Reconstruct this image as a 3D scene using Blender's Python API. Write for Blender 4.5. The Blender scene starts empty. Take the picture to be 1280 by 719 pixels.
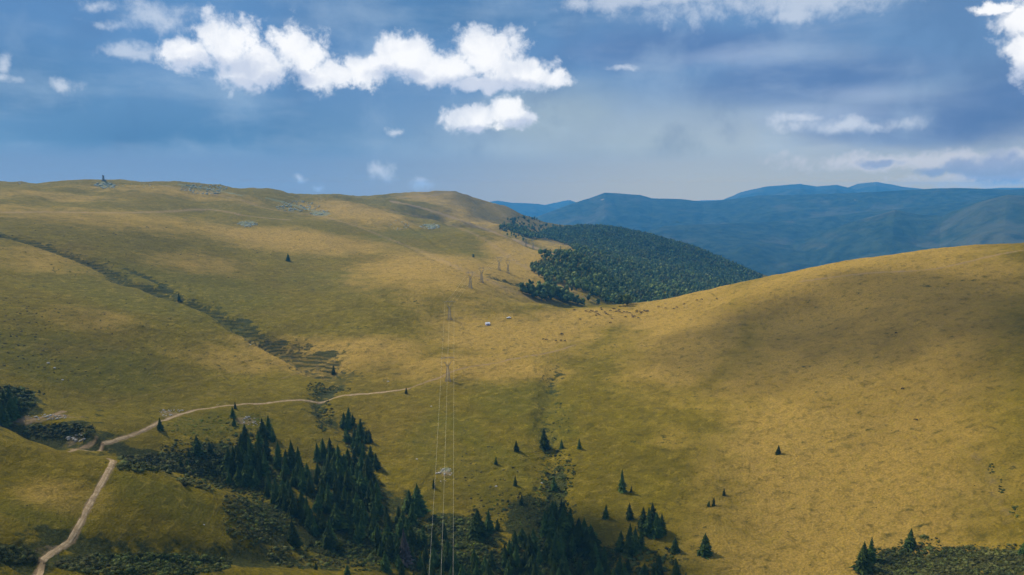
import bpy, math, random
import numpy as np
from mathutils import Vector

random.seed(7); RNG = np.random.default_rng(7)
S = bpy.context.scene; COL = S.collection
R = math.radians

# ------------------------------------------------------------------ camera
F, HV = 880.0, 234.0                       # focal length and horizon row of the 1280 x 719 photograph
PITCH = math.atan((359.5 - HV) / F)
cam = bpy.data.objects.new('camera', bpy.data.cameras.new('camera')); COL.objects.link(cam)
cam.data.sensor_width = 36; cam.data.lens = 36 * F / 1280
cam.data.clip_start = 1; cam.data.clip_end = 120000
cam.location = (0, 0, 0); cam.rotation_euler = (math.pi / 2 - PITCH, 0, 0)
S.camera = cam
S.render.resolution_x, S.render.resolution_y = 1024, 575

# ------------------------------------------------------------------ colour management and renderer
vs = S.view_settings
vs.view_transform = 'Standard'; vs.look = 'None'; vs.exposure = 0.36; vs.gamma = 1; vs.use_curve_mapping = False
cy = S.cycles
cy.max_bounces = 4; cy.diffuse_bounces = 2; cy.glossy_bounces = 1; cy.transmission_bounces = 1
cy.volume_bounces = 1; cy.transparent_max_bounces = 8; cy.caustics_reflective = False; cy.caustics_refractive = False
cy.use_denoising = True; cy.use_adaptive_sampling = True; cy.adaptive_threshold = 0.02

# ------------------------------------------------------------------ pixel helpers (authoring aid: a place in the photo -> a direction)
def ray(u, v):
    xc, yc = (u - 640) / F, (359.5 - v) / F
    c, s = math.cos(PITCH), math.sin(PITCH)
    return np.array([xc, c + yc * s, -s + yc * c])       # x right, y ahead, z up; length = along-axis depth 1
def azel(u, v):
    r = ray(u, v); h = math.hypot(r[0], r[1])
    return math.atan2(r[0], r[1]), math.atan2(r[2], h)

# ------------------------------------------------------------------ sun
SUN_EL, SUN_AZ = R(43), R(-52)             # high, ahead and well to the left: the left slope is the dim one
sd = Vector((math.sin(SUN_AZ) * math.cos(SUN_EL), math.cos(SUN_AZ) * math.cos(SUN_EL), math.sin(SUN_EL)))
sun = bpy.data.objects.new('sun', bpy.data.lights.new('sun', 'SUN')); COL.objects.link(sun)
sun.data.energy = 4.7; sun.data.angle = R(0.53); sun.data.color = (1.0, 0.92, 0.78)
sun.rotation_euler = sd.to_track_quat('Z', 'Y').to_euler()

# ------------------------------------------------------------------ node helpers
class NT:
    def __init__(s, tree): s.t = tree; s.n = tree.nodes; s.l = tree.links
    def new(s, typ, **kw):
        n = s.n.new(typ)
        for k, v in kw.items(): setattr(n, k, v)
        return n
    def put(s, sock, val):
        if isinstance(val, bpy.types.NodeSocket): s.l.new(val, sock)
        elif val is not None:
            if sock.type == 'RGBA' and hasattr(val, '__len__') and len(val) == 3: val = (*val, 1)
            sock.default_value = val
    def m(s, op, a, b=None, c=None, clamp=False):
        n = s.new('ShaderNodeMath', operation=op, use_clamp=clamp)
        for i, x in enumerate((a, b, c)):
            if x is not None: s.put(n.inputs[i], x)
        return n.outputs[0]
    def v(s, op, a, b=None):
        n = s.new('ShaderNodeVectorMath', operation=op)
        s.put(n.inputs[0], a)
        if b is not None: s.put(n.inputs[1], b)
        return n.outputs['Value'] if op in ('LENGTH', 'DOT_PRODUCT', 'DISTANCE') else n.outputs[0]
    def noise(s, vec, scale, detail=4, rough=0.55, dist=0, typ='FBM'):
        n = s.new('ShaderNodeTexNoise'); n.noise_dimensions = '3D'
        s.put(n.inputs['Vector'], vec); n.inputs['Scale'].default_value = scale
        n.inputs['Detail'].default_value = detail; n.inputs['Roughness'].default_value = rough
        n.inputs['Distortion'].default_value = dist
        return n.outputs['Fac']
    def ss(s, x, a, b, lo=0, hi=1):
        n = s.new('ShaderNodeMapRange', interpolation_type='SMOOTHSTEP')
        s.put(n.inputs['Value'], x)
        for k, q in (('From Min', a), ('From Max', b), ('To Min', lo), ('To Max', hi)): s.put(n.inputs[k], q)
        return n.outputs['Result']
    def mix(s, f, a, b, mode='MIX'):
        n = s.new('ShaderNodeMix', data_type='RGBA', blend_type=mode)
        s.put(n.inputs[0], f); s.put(n.inputs[6], a); s.put(n.inputs[7], b)
        return n.outputs[2]
    def attr(s, name):
        n = s.new('ShaderNodeAttribute', attribute_name=name); return n.outputs['Fac']

def lin(r, g, b):
    f = lambda c: (c / 255 / 12.92) if c / 255 <= 0.04045 else ((c / 255 + 0.055) / 1.055) ** 2.4
    return (f(r), f(g), f(b))

# ------------------------------------------------------------------ world: physical sky under a broken, direction-based cloud deck
W = bpy.data.worlds.new('World'); S.world = W; W.use_nodes = True
w = NT(W.node_tree); w.n.clear()
sky = w.new('ShaderNodeTexSky', sky_type='NISHITA'); sky.sun_disc = False
sky.sun_elevation = SUN_EL; sky.sun_rotation = SUN_AZ; sky.altitude = 1500; sky.air_density = 1.0; sky.dust_density = 0.6
tc = w.new('ShaderNodeTexCoord'); D = tc.outputs['Generated']
sep = w.new('ShaderNodeSeparateXYZ'); w.l.new(D, sep.inputs[0])
AZ = w.m('ARCTAN2', sep.outputs[0], sep.outputs[1]); EL = w.m('ARCSINE', sep.outputs[2])
cmb = w.new('ShaderNodeCombineXYZ'); w.l.new(AZ, cmb.inputs[0]); w.l.new(EL, cmb.inputs[1]); A2 = cmb.outputs[0]
nb = w.noise(D, 16, 9, 0.62, 0.25); nf = w.noise(D, 60, 6, 0.62, 0.3); nl = w.noise(D, 4.5, 5, 0.5, 0.1)
str_map = w.new('ShaderNodeMapping'); w.l.new(A2, str_map.inputs[0]); str_map.inputs['Scale'].default_value = (1.0, 3.4, 1); str_map.inputs['Rotation'].default_value = (0, 0, R(10))
nstr = w.noise(str_map.outputs[0], 5.0, 7, 0.55, 0.15)
warp = w.new('ShaderNodeVectorMath', operation='MULTIPLY_ADD')      # ragged blob outlines
ncol = w.new('ShaderNodeTexNoise'); w.l.new(D, ncol.inputs['Vector']); ncol.inputs['Scale'].default_value = 22; ncol.inputs['Detail'].default_value = 8; ncol.inputs['Roughness'].default_value = 0.6
w.l.new(ncol.outputs['Color'], warp.inputs[0]); warp.inputs[1].default_value = (0.05, 0.034, 0); 
sub = w.v('SUBTRACT', A2, (0.025, 0.017, 0)); w.l.new(sub, warp.inputs[2]); AW = warp.outputs[0]
def blobs(lst, vec):
    out = None
    for (u, v, ru, rv) in lst:
        a, e = azel(u, v)
        d = w.v('LENGTH', w.v('MULTIPLY', w.v('SUBTRACT', vec, (a, e, 0)), (F / ru, F / rv, 0)))
        x = w.m('SUBTRACT', 1.0, d)
        out = x if out is None else w.m('MAXIMUM', out, x)
    return out
def col(*c): return (*lin(*c), 1)
# deck of grey-blue cloud: left deep blue, middle and right paler low down, a dark diagonal shelf on the right
azr = w.ss(AZ, -0.35, 0.30)
low = w.mix(azr, col(112, 150, 186), col(180, 186, 196))
high = w.mix(w.ss(AZ, -0.6, 0.6), col(72, 118, 168), col(92, 128, 172))
deck = w.mix(w.ss(EL, 0.0, 0.17), low, high)
deck = w.mix(w.ss(w.m('ADD', blobs([(800, 205, 330, 110), (700, 150, 160, 70)], A2), w.m('MULTIPLY', w.m('SUBTRACT', nstr, 0.5), 0.6)), 0.0, 0.9, 0, 0.75), deck, col(146, 162, 176))
deck = w.mix(w.ss(blobs([(215, 170, 330, 75), (560, 20, 260, 50), (40, 110, 160, 80)], A2), 0.0, 1.0, 0, 0.7), deck, col(58, 106, 152))
dk = blobs([(850, 60, 240, 40), (1010, 100, 230, 45), (1200, 150, 260, 52), (1290, 120, 150, 70)], A2)
deck = w.mix(w.ss(w.m('ADD', dk, w.m('MULTIPLY', w.m('SUBTRACT', nstr, 0.5), 1.3)), 0.05, 0.85, 0, 0.9), deck, col(74, 108, 158))
lt = blobs([(910, 72, 120, 22), (1090, 118, 90, 20), (1020, 145, 130, 24)], A2)
deck = w.mix(w.ss(w.m('ADD', lt, w.m('MULTIPLY', w.m('SUBTRACT', nstr, 0.5), 1.5)), 0.1, 1.0, 0, 0.6), deck, col(150, 166, 196))
nm = w.noise(D, 8, 8, 0.55, 0.12)
deck = w.mix(w.ss(nstr, 0.45, 0.72, 0, 0.30), deck, col(160, 178, 200))
deck = w.mix(w.ss(nm, 0.50, 0.72, 0, 0.38), deck, col(150, 172, 200))
deck = w.mix(w.ss(nm, 0.47, 0.28, 0, 0.35), deck, col(60, 96, 142))
deck = w.mix(w.ss(nl, 0.35, 0.6, 0.16, 0), deck, col(50, 84, 130))
deck = w.mix(1.0, deck, (1.0, 1.02, 0.98, 1), 'MULTIPLY')
# Above the frame the deck breaks into bright cloud and blue holes
up = w.ss(EL, 0.30, 0.55)
# the sky just over the horizon is brighter and warmer, as it is seen through the long path of blue air
def low_sky(F0, F1):
    rp = w.new('ShaderNodeValToRGB'); w.put(rp.inputs[0], w.m('DIVIDE', EL, 0.06)); cr = rp.color_ramp; hz = (0.054, 0.29, 0.63)
    els = [0.0, 0.0058, 0.0066, 0.0078, 0.0095, 0.012, 0.0155, 0.020, 0.027, 0.036, 0.048, 0.06]
    while len(cr.elements) < len(els): cr.elements.new(0.5)
    for k, e in enumerate(els):
        T = math.exp(-7.5e-5 * min(13750, 88 / max(e, 1e-4))); f = e / 0.06
        cr.elements[k].position = f; cr.elements[k].color = (*[max(0.02, ((a + (b - a) * f) - (1 - T) * h_) / T) for a, b, h_ in zip(F0, F1, hz)], 1)
    return rp.outputs[0]
lowc = w.mix(azr, low_sky((0.150, 0.270, 0.455), (0.122, 0.245, 0.43)), low_sky((0.295, 0.372, 0.462), (0.255, 0.345, 0.455)))
deck = w.mix(w.ss(EL, 0.058, 0.030), deck, lowc)
deck = w.mix(up, deck, w.mix(w.ss(nl, 0.42, 0.6), col(110, 150, 200), col(215, 222, 232)))
bgN = w.new('ShaderNodeBackground'); w.l.new(sky.outputs[0], bgN.inputs[0]); bgN.inputs[1].default_value = 0.09
# cumulus and wisps
cum = blobs([(235, 70, 34, 22), (285, 55, 46, 38), (320, 82, 64, 30), (372, 66, 46, 40), (410, 94, 54, 22), (455, 90, 44, 26), (510, 72, 50, 34),
             (560, 88, 60, 28), (612, 72, 56, 42), (652, 92, 54, 26), (690, 96, 24, 15), (600, 108, 46, 12),
             (598, 150, 44, 20), (640, 140, 36, 20), (1296, 20, 44, 30), (1288, 62, 26, 40), (1244, 10, 26, 8)], AW)
wsp = blobs([(160, 66, 40, 13), (195, 18, 48, 22), (124, 4, 36, 9), (133, 26, 32, 9), (478, 217, 27, 17), (524, 230, 18, 8), (375, 222, 12, 7), (397, 235, 13, 7),
             (492, 163, 10, 8), (78, 105, 18, 8), (0, 80, 14, 16), (-5, 97, 26, 8), (820, 2, 140, 13), (1010, -2, 260, 26), (715, 5, 30, 12), (990, 18, 60, 12), (1060, 157, 85, 12), (1000, 148, 40, 10), (780, 86, 24, 5)], AW)
nd = w.m('ADD', w.m('MULTIPLY', w.m('SUBTRACT', nb, 0.5), 1.7), w.m('MULTIPLY', w.m('SUBTRACT', nf, 0.5), 0.9))
cd = w.ss(w.m('ADD', cum, w.m('MULTIPLY', nd, w.ss(cum, -0.7, -0.25))), 0.0, 0.48, 0, 0.97)
wd = w.m('MULTIPLY', w.ss(w.m('ADD', w.m('MULTIPLY', wsp, 0.8), w.m('MULTIPLY', nd, w.ss(wsp, -0.7, -0.25))), 0.02, 0.8), 0.62)
shade = w.ss(w.m('ADD', w.m('MULTIPLY', cum, 0.9), w.m('MULTIPLY', w.m('SUBTRACT', w.noise(w.v('ADD', D, (0.0, 0.0, 0.018)), 24, 7, 0.6, 0.4), 0.5), 2.2)), -0.2, 0.9)
base = w.ss(w.m('ADD', blobs([(285, 82, 60, 16), (320, 104, 60, 14), (235, 86, 34, 12), (375, 96, 40, 12), (500, 96, 50, 12), (590, 110, 80, 16), (650, 108, 40, 12), (600, 165, 40, 10), (645, 152, 28, 8), (1280, 96, 40, 20)], AW), w.m('MULTIPLY', nd, 0.6)), 0.0, 0.7)
ccol = w.mix(w.m('MULTIPLY', w.m('SUBTRACT', 1.0, shade), 0.6), col(232, 232, 233), col(172, 184, 204))
ccol = w.mix(w.m('MULTIPLY', base, 0.65), ccol, col(158, 172, 198))
# grey cloud banks low on the right
gb = blobs([(1102, 202, 28, 7), (1165, 217, 26, 9), (1205, 212, 30, 15), (1235, 208, 30, 22), (1265, 216, 40, 18), (1300, 214, 44, 18)], AW)
gd = w.ss(w.m('ADD', gb, w.m('MULTIPLY', nd, 1.0)), 0.0, 0.7, 0, 0.75)
hl = w.ss(w.m('ADD', blobs([(1160, 200, 160, 14), (1235, 228, 110, 10)], AW), nd), 0.0, 0.7, 0, 0.5)
c1 = w.mix(hl, deck, col(206, 204, 212))
c2 = w.mix(gd, c1, col(122, 142, 176))
c3 = w.mix(wd, c2, col(200, 206, 216))
c4 = w.mix(cd, c3, ccol)
bgC = w.new('ShaderNodeBackground'); w.l.new(c4, bgC.inputs[0]); bgC.inputs[1].default_value = 1.0
mixS = w.new('ShaderNodeMixShader'); w.put(mixS.inputs[0], w.m('MAXIMUM', w.m('MAXIMUM', cd, wd), w.m('SUBTRACT', 1.0, w.m('ADD', w.ss(EL, 0.02, 0.2, 0, 0.1), w.ss(EL, 0.3, 0.9, 0, 0.35)))))
w.l.new(bgN.outputs[0], mixS.inputs[1]); w.l.new(bgC.outputs[0], mixS.inputs[2])
wo = w.new('ShaderNodeOutputWorld'); w.l.new(mixS.outputs[0], wo.inputs[0])
W.cycles.sampling_method = 'MANUAL'; W.cycles.sample_map_resolution = 512

# ------------------------------------------------------------------ noise in numpy
def hash2(ix, iy, seed):
    h = (ix.astype(np.int64) * 374761393 + iy.astype(np.int64) * 668265263 + seed * 2147483647) & 0x7fffffff
    h = ((h ^ (h >> 13)) * 1274126177) & 0x7fffffff
    return ((h ^ (h >> 16)) & 0xffff) / 65535.0
def vnoise(x, y, seed=0):
    ix, iy = np.floor(x), np.floor(y); fx, fy = x - ix, y - iy
    fx = fx * fx * fx * (fx * (fx * 6 - 15) + 10); fy = fy * fy * fy * (fy * (fy * 6 - 15) + 10)
    a, b = hash2(ix, iy, seed), hash2(ix + 1, iy, seed); c, d = hash2(ix, iy + 1, seed), hash2(ix + 1, iy + 1, seed)
    return (a + (b - a) * fx) * (1 - fy) + (c + (d - c) * fx) * fy - 0.5
def fbm(x, y, wl, octs, seed=0, gain=0.5):
    s = 0; a = 1.0
    for o in range(octs):
        ca, sa = math.cos(o * 1.1 + seed), math.sin(o * 1.1 + seed)
        s = s + a * vnoise((x * ca - y * sa) / wl + 31.7 * o, (x * sa + y * ca) / wl + 17.3 * o, seed + o); a *= gain; wl *= 0.5
    return s
def sstep(x, a, b):
    t = np.clip((x - a) / (b - a), 0, 1); return t * t * (3 - 2 * t)

# ------------------------------------------------------------------ the lie of the land: surveyed points (column, row, ground distance)
PTS = [
 # creek and the valley floor coming down towards us
 (700,425,725),(690,475,596),(692,540,486),(700,600,420),(720,660,370),(740,719,330),(750,800,285),(560,719,322),(560,800,280),(560,640,392),(600,560,458),(600,600,420),(520,600,425),
 # right hillside
 (850,425,690),(850,475,585),(850,550,470),(850,650,375),(850,719,326),(1000,400,740),(1000,450,610),(1000,500,525),(1000,600,420),(1000,719,332),(1000,800,285),
 (1280,360,720),(1280,400,625),(1280,450,545),(1280,500,485),(1280,600,398),(1280,719,325),(1280,800,280),(1150,350,760),(1150,400,655),(1150,500,510),(1150,600,408),(1140,719,330),
 (1400,330,760),(1400,500,470),(1400,719,320),(1400,296,880),
 # its crest, left to right
 (740,383,868),(790,379,885),(850,370,885),(900,358,900),(960,346,905),(1050,328,905),(1150,314,905),(1230,306,910),(1280,304,915),(900,385,800),(800,400,800),(960,372,790),(1050,360,790),
 # saddle
 (640,380,855),(680,379,868),(700,395,820),(640,420,735),(560,398,790),(560,440,670),(560,475,588),(600,475,590),(640,450,650),
 # near ground, bottom left: the grassy knoll and its gully
 (150,573,345),(100,640,288),(50,719,240),(0,536,372),(0,600,310),(0,660,268),(0,719,238),(250,588,352),(310,640,326),(200,640,298),(200,600,325),(250,672,292),(60,560,352),
 (-120,560,330),(-120,719,225),(40,800,205),(200,712,262),(300,719,268),(300,800,225),(400,716,292),(440,719,296),(330,690,300),
 # ravine with the spruce stand
 (400,640,368),(480,680,350),(330,600,404),(230,583,412),(450,600,430),(380,690,325),(300,575,430),(430,540,490),(350,540,480),(450,560,468),
 # road bench
 (95,560,405),(150,548,432),(200,528,468),(240,545,452),(300,505,522),(400,497,545),(500,487,572),(30,527,450),
 # left slope
 (0,480,508),(100,500,508),(200,500,528),(300,470,600),(400,460,640),(450,430,690),(0,400,650),(100,420,630),(200,400,700),(300,400,740),(450,400,760),(500,380,810),(0,340,830),(100,360,800),(200,350,880),(300,350,930),
 (400,360,900),(0,300,985),(100,310,1000),(200,315,1060),(300,310,1150),(400,310,1220),(480,340,1010),(400,330,1080),(0,280,1120),(100,280,1180),(200,280,1260),(300,285,1350),(0,265,1250),(100,265,1350),(200,265,1450),(300,268,1520),(380,280,1450),
 (0,245,1500),(130,245,1600),(260,245,1700),(0,229,1750),(60,228,1800),(130,226,1820),(200,229,1880),(260,231,1920),(310,236,1920),(350,243,1900),(370,262,1680),(390,246,2000),(430,247,2050),(-120,262,1300),(-120,228,1750),(-120,320,850),(-120,400,620),(-120,480,480),
 (450,262,1800),(480,250,2150),(450,285,1500),(500,285,1560),(520,320,1200),(540,300,1420),
 # behind it the second ridge with the long spur
 (500,248,2400),(530,244,2500),(560,242,2600),(580,243,2680),(600,248,2720),(640,263,2720),(670,277,2680),(695,290,2600),
 (540,262,2150),(570,272,1980),(560,258,2350),(600,264,2400),(630,282,2150),(655,294,1950),
 (600,285,1680),(640,300,1520),(690,317,1400),(722,322,1370),
 (560,330,1080),(588,360,903),(625,338,1115),(600,310,1370),(650,330,1240),(700,350,1150),(745,374,1080),(560,290,1600),(675,345,1130),(660,366,1020),(640,358,1010),(600,345,1020),
 # wooded hill beyond the saddle
 (680,300,2200),(700,310,1850),(720,285,2800),(760,285,2850),(800,291,2750),(860,309,2600),(920,333,2450),(955,347,2400),(700,283,3000),
 (730,300,2300),(780,300,2400),(740,330,1650),(800,320,2100),(760,350,1480),(820,340,1850),(820,360,1600),(880,340,2150),(900,352,2000),(790,374,1320),(850,370,1450),
]
HID = [ # places the photograph does not show: (column, distance, height)
 (740,960,-168),(790,1050,-195),(850,1080,-205),(900,1150,-215),(960,1150,-200),(1050,1150,-170),(1150,1200,-150),(1280,1200,-130),(1400,1200,-120),
 (960,1700,-290),(1050,1700,-300),(1280,1700,-260),(1050,2500,-370),(1280,2500,-360),(1450,2500,-350),(960,3000,-380),(860,3200,-330),(760,3300,-260),(700,3400,-240),
 (150,388,-150),(60,390,-135),(250,385,-164),(0,408,-129),
 (-120,2400,-20),(130,2500,-40),(300,2600,-60),(-120,3500,-120),(130,3500,-130),(300,3500,-150),(500,3500,-190),(600,3500,-250),(690,2050,-168),(600,1900,-142),(640,1740,-158),(670,1650,-158),(690,1580,-166),(560,2020,-120),(640,935,-150),(680,940,-166),(720,945,-174),(600,950,-136),
 (700,4200,-420),(900,4200,-480),(1100,4200,-500),(1300,4200,-480),(500,4200,-350),(200,4200,-260),(-100,4200,-250),
 (-700,300,-150),(-700,800,-90),(-700,2000,-30),(-700,4200,-200),(2000,300,-185),(2000,800,-140),(2000,2000,-260),(2000,4200,-400),
 (0,160,-150),(400,160,-178),(800,160,-190),(1280,160,-188),(-700,160,-150),(2000,160,-185),
]
DMIN = 150.0
cx, cz = [], []
for (u, v, d) in PTS:
    r = ray(u, v); h = math.hypot(r[0], r[1]); cx.append((math.atan2(r[0], r[1]) * 1.4, math.log(d))); cz.append(r[2] / h)
for (u, d, z) in HID:
    cx.append((math.atan2((u - 640) / F, 1) * 1.4, math.log(d))); cz.append(z / d)
cx, cz = np.array(cx), np.array(cz)
def tps(r2): return 0.5 * r2 * np.log(r2 + 1e-12)
n = len(cx)
K = tps(((cx[:, None] - cx[None]) ** 2).sum(-1)) + 2e-4 * np.eye(n)
P = np.hstack([np.ones((n, 1)), cx]); A = np.zeros((n + 3, n + 3)); A[:n, :n] = K; A[:n, n:] = P; A[n:, :n] = P.T
sol = np.linalg.solve(A, np.concatenate([cz, np.zeros(3)])); wk, wp = sol[:n], sol[n:]
def slope(az, ld):
    x, y = az * 1.4, ld; s = wp[0] + wp[1] * x + wp[2] * y
    for i in range(n): s = s + wk[i] * tps((x - cx[i, 0]) ** 2 + (y - cx[i, 1]) ** 2)
    return s

# far ranges: crest rows per column at a distance, falling away on both sides
def crest(pts):
    us, vv = [azel(u, 240)[0] for u, _ in pts], [azel(u, v)[1] for u, v in pts]
    return np.array(us), np.array(vv)
RANGES = [ # distance, crest, front slope, back slope, seed
 (5600, [(-800,300),(600,330),(800,330),(900,330),(960,318),(1010,300),(1060,280),(1100,268),(1120,262),(1150,268),(1180,270),(1230,252),(1260,245),(1300,246),(1500,238),(2200,260)], 0.30, 0.35, 3),
 (6400, [(-800,300),(600,330),(700,330),(780,300),(830,284),(880,280),(940,278),(1000,275),(1060,268),(1120,262),(1180,255),(1240,246),(1280,244),(1500,250),(2200,260)], 0.22, 0.35, 8),
 (7800, [(-800,300),(560,300),(640,290),(668,272),(690,264),(720,253),(742,246),(756,241),(775,242),(800,244),(815,248),(850,249),(880,252),(915,249),(950,244),(1000,243),(1060,241),(1120,239),(1170,236),(1230,237),(1280,236),(1500,240),(2200,250)], 0.24, 0.3, 5),
 (11200, [(-800,280),(590,256),(622,251),(640,254),(672,254),(700,260),(760,262),(850,262),(900,252),(925,240),(960,233),(1000,229),(1020,233),(1045,231),(1070,237),(1130,239),(1300,246),(2200,250)], 0.16, 0.2, 9),
 (12300, [(-800,280),(600,262),(680,257),(712,250),(730,256),(900,250),(1040,243),(1072,230),(1095,227),(1120,231),(1160,238),(1200,236),(1280,235),(2200,240)], 0.12, 0.2, 12),
]
def far_height(az, d, x, y):
    z = np.full_like(d, -560.0) + 60 * fbm(x, y, 1800, 3, 44)
    for (d0, pts, sf, sb, seed) in RANGES:
        ua, ve = crest(pts); e = np.interp(az, ua, ve)
        # meandering crest line, same outline from the camera because the height follows the distance
        dd = d0 * (1 + 0.10 * fbm(az * 3000, az * 0, 700, 2, seed))
        top = dd * np.tan(e) + 0.0018 * d0 * fbm(x, y, 420, 3, seed)
        spur = fbm(x, y, 1500, 5, seed + 20, 0.55)
        k = np.abs(d - dd)
        fall = np.where(d < dd, sf, sb) * (k + 60 * (np.exp(-k / 60) - 1)) * (1 + 0.9 * spur * np.clip(k / 900, 0, 1))
        z = np.maximum(z, top - fall)
    return z

# ------------------------------------------------------------------ polar survey grid
azc = np.concatenate([np.radians(np.linspace(-180, -45, 46))[:-1], np.radians(np.linspace(-45, 45, 1250)), np.radians(np.linspace(45, 180, 46))[1:]])
dr = np.concatenate([np.linspace(2, DMIN, 16)[:-1], np.exp(np.linspace(math.log(DMIN), math.log(4200), 1000)), np.exp(np.linspace(math.log(4200), math.log(13300), 330))[1:]])
JN = 15 + 1000 - 1                          # index of the 4200 m ring
AZg, Dg = np.meshgrid(azc, dr, indexing='ij'); Xg, Yg = np.sin(AZg) * Dg, np.cos(AZg) * Dg
azs = np.radians(np.linspace(-120, 120, 200)); ldn = np.linspace(math.log(DMIN), math.log(4400), 170)    # coarse fit, then cubic-ish resample
Sa, Sl = np.meshgrid(azs, ldn, indexing='ij'); Sg = slope(Sa, Sl)
azf = np.clip(azc, azs[0], azs[-1])
# exact evaluation inside the picture's wedge, coarse elsewhere
SL = np.empty_like(Dg); inw = np.abs(azc) < R(46); DC = np.clip(Dg, DMIN, 4200)
def bil(G, a, l):
    fa = np.clip((a - azs[0]) / (azs[1] - azs[0]), 0, len(azs) - 1.001); fl = np.clip((l - ldn[0]) / (ldn[1] - ldn[0]), 0, len(ldn) - 1.001)
    i, j = fa.astype(int), fl.astype(int); p, q = fa - i, fl - j
    return (G[i, j] * (1 - p) + G[i + 1, j] * p) * (1 - q) + (G[i, j + 1] * (1 - p) + G[i + 1, j + 1] * p) * q
SL[~inw] = bil(Sg, np.repeat(azf[~inw][:, None], len(dr), 1), np.log(DC[~inw]))
sub_a = azc[inw][::5]; sub_a = np.append(sub_a, azc[inw][-1]); jj = np.arange(15, JN + 1, 4); jj = np.append(jj, JN)
Sa, Sl = np.meshgrid(sub_a, np.log(dr[jj]), indexing='ij'); Sfine = slope(Sa, Sl)
def cubic_rows(G, xs, xn):                 # Catmull-Rom along axis 0 on non-uniform-safe uniform-ish samples
    idx = np.clip(np.searchsorted(xs, xn, side='right') - 1, 0, len(xs) - 2)
    t = ((xn - xs[idx]) / (xs[idx + 1] - xs[idx]))[:, None]
    p0, p1, p2, p3 = G[np.maximum(idx - 1, 0)], G[idx], G[idx + 1], G[np.minimum(idx + 2, len(xs) - 1)]
    return 0.5 * (2 * p1 + (p2 - p0) * t + (2 * p0 - 5 * p1 + 4 * p2 - p3) * t * t + (3 * p1 - p0 - 3 * p2 + p3) * t ** 3)
_, ua_ = np.unique(sub_a, return_index=True); _, uj_ = np.unique(jj, return_index=True)
G1 = cubic_rows(Sfine[ua_], sub_a[ua_], azc[inw])
G2 = cubic_rows(G1[:, uj_].T, np.log(dr[jj[uj_]]), np.log(np.clip(dr, DMIN, 4200))).T
SL[inw] = G2
base = SL * DC
back = sstep(np.abs(AZg), R(75), R(115)); base = base * (1 - back) + (-150 - 60 * sstep(Dg, 1500, 4000)) * back
kin = sstep(Dg, 0, DMIN); base = np.where(Dg < DMIN, base * kin + (-178) * (1 - kin), base)
wfar = sstep(Dg, 3300, 4300)
Zg = base * (1 - wfar) + np.where(wfar > 0, far_height(AZg, Dg, Xg, Yg), 0) * wfar
Zg = np.where(Dg > 4300, far_height(AZg, Dg, Xg, Yg), Zg)

def gz(x, y, G=None):
    G = Zg if G is None else G
    x, y = np.asarray(x, float), np.asarray(y, float); a, d = np.arctan2(x, y), np.hypot(x, y)
    i = np.clip(np.searchsorted(azc, a, side='right') - 1, 0, len(azc) - 2); j = np.clip(np.searchsorted(dr, d, side='right') - 1, 0, len(dr) - 2)
    p = (a - azc[i]) / (azc[i + 1] - azc[i]); q = np.clip((d - dr[j]) / (dr[j + 1] - dr[j]), 0, 1)
    return (G[i, j] * (1 - p) + G[i + 1, j] * p) * (1 - q) + (G[i, j + 1] * (1 - p) + G[i + 1, j + 1] * p) * q
def hit(u, v, dmin=0, dmax=17000):
    """where the line of sight through (u, v) first meets the ground"""
    r = ray(u, v); h = math.hypot(r[0], r[1]); dd = dr[(dr > max(dmin, 60)) & (dr < dmax)]
    z = gz(r[0] / h * dd, r[1] / h * dd); rz = r[2] / h * dd; k = np.nonzero(rz <= z)[0]
    if len(k) == 0 or k[0] == 0: 
        k0 = int(np.argmin(np.abs(rz - z)[5:])) + 5; return np.array([r[0] / h * dd[k0], r[1] / h * dd[k0], z[k0]]), False
    k = k[0]; a, b = rz[k - 1] - z[k - 1], rz[k] - z[k]; t = a / (a - b); d = dd[k - 1] + t * (dd[k] - dd[k - 1])
    x, y = r[0] / h * d, r[1] / h * d
    return np.array([x, y, float(gz(x, y))]), True
def depth(p): return p[1] * math.cos(PITCH) - p[2] * math.sin(PITCH)
def line(px, step=6, wob=0.0):
    pts = []
    for i in range(len(px) - 1):
        p0, p1, p2, p3 = [np.array(px[min(max(k, 0), len(px) - 1)], float) for k in (i - 1, i, i + 1, i + 2)]
        m = max(1, int(np.linalg.norm(p2 - p1) / step))
        for t in np.arange(m) / m:
            q = 0.5 * (2 * p1 + (p2 - p0) * t + (2 * p0 - 5 * p1 + 4 * p2 - p3) * t * t + (3 * p1 - p0 - 3 * p2 + p3) * t ** 3)
            pts.append(hit(*q)[0][:2])
    pts.append(hit(*px[-1])[0][:2]); return np.array(pts)
NEAR = (slice(None), slice(0, JN + 1)); XN, YN, DN, AN = Xg[NEAR], Yg[NEAR], Dg[NEAR], AZg[NEAR]
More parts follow.
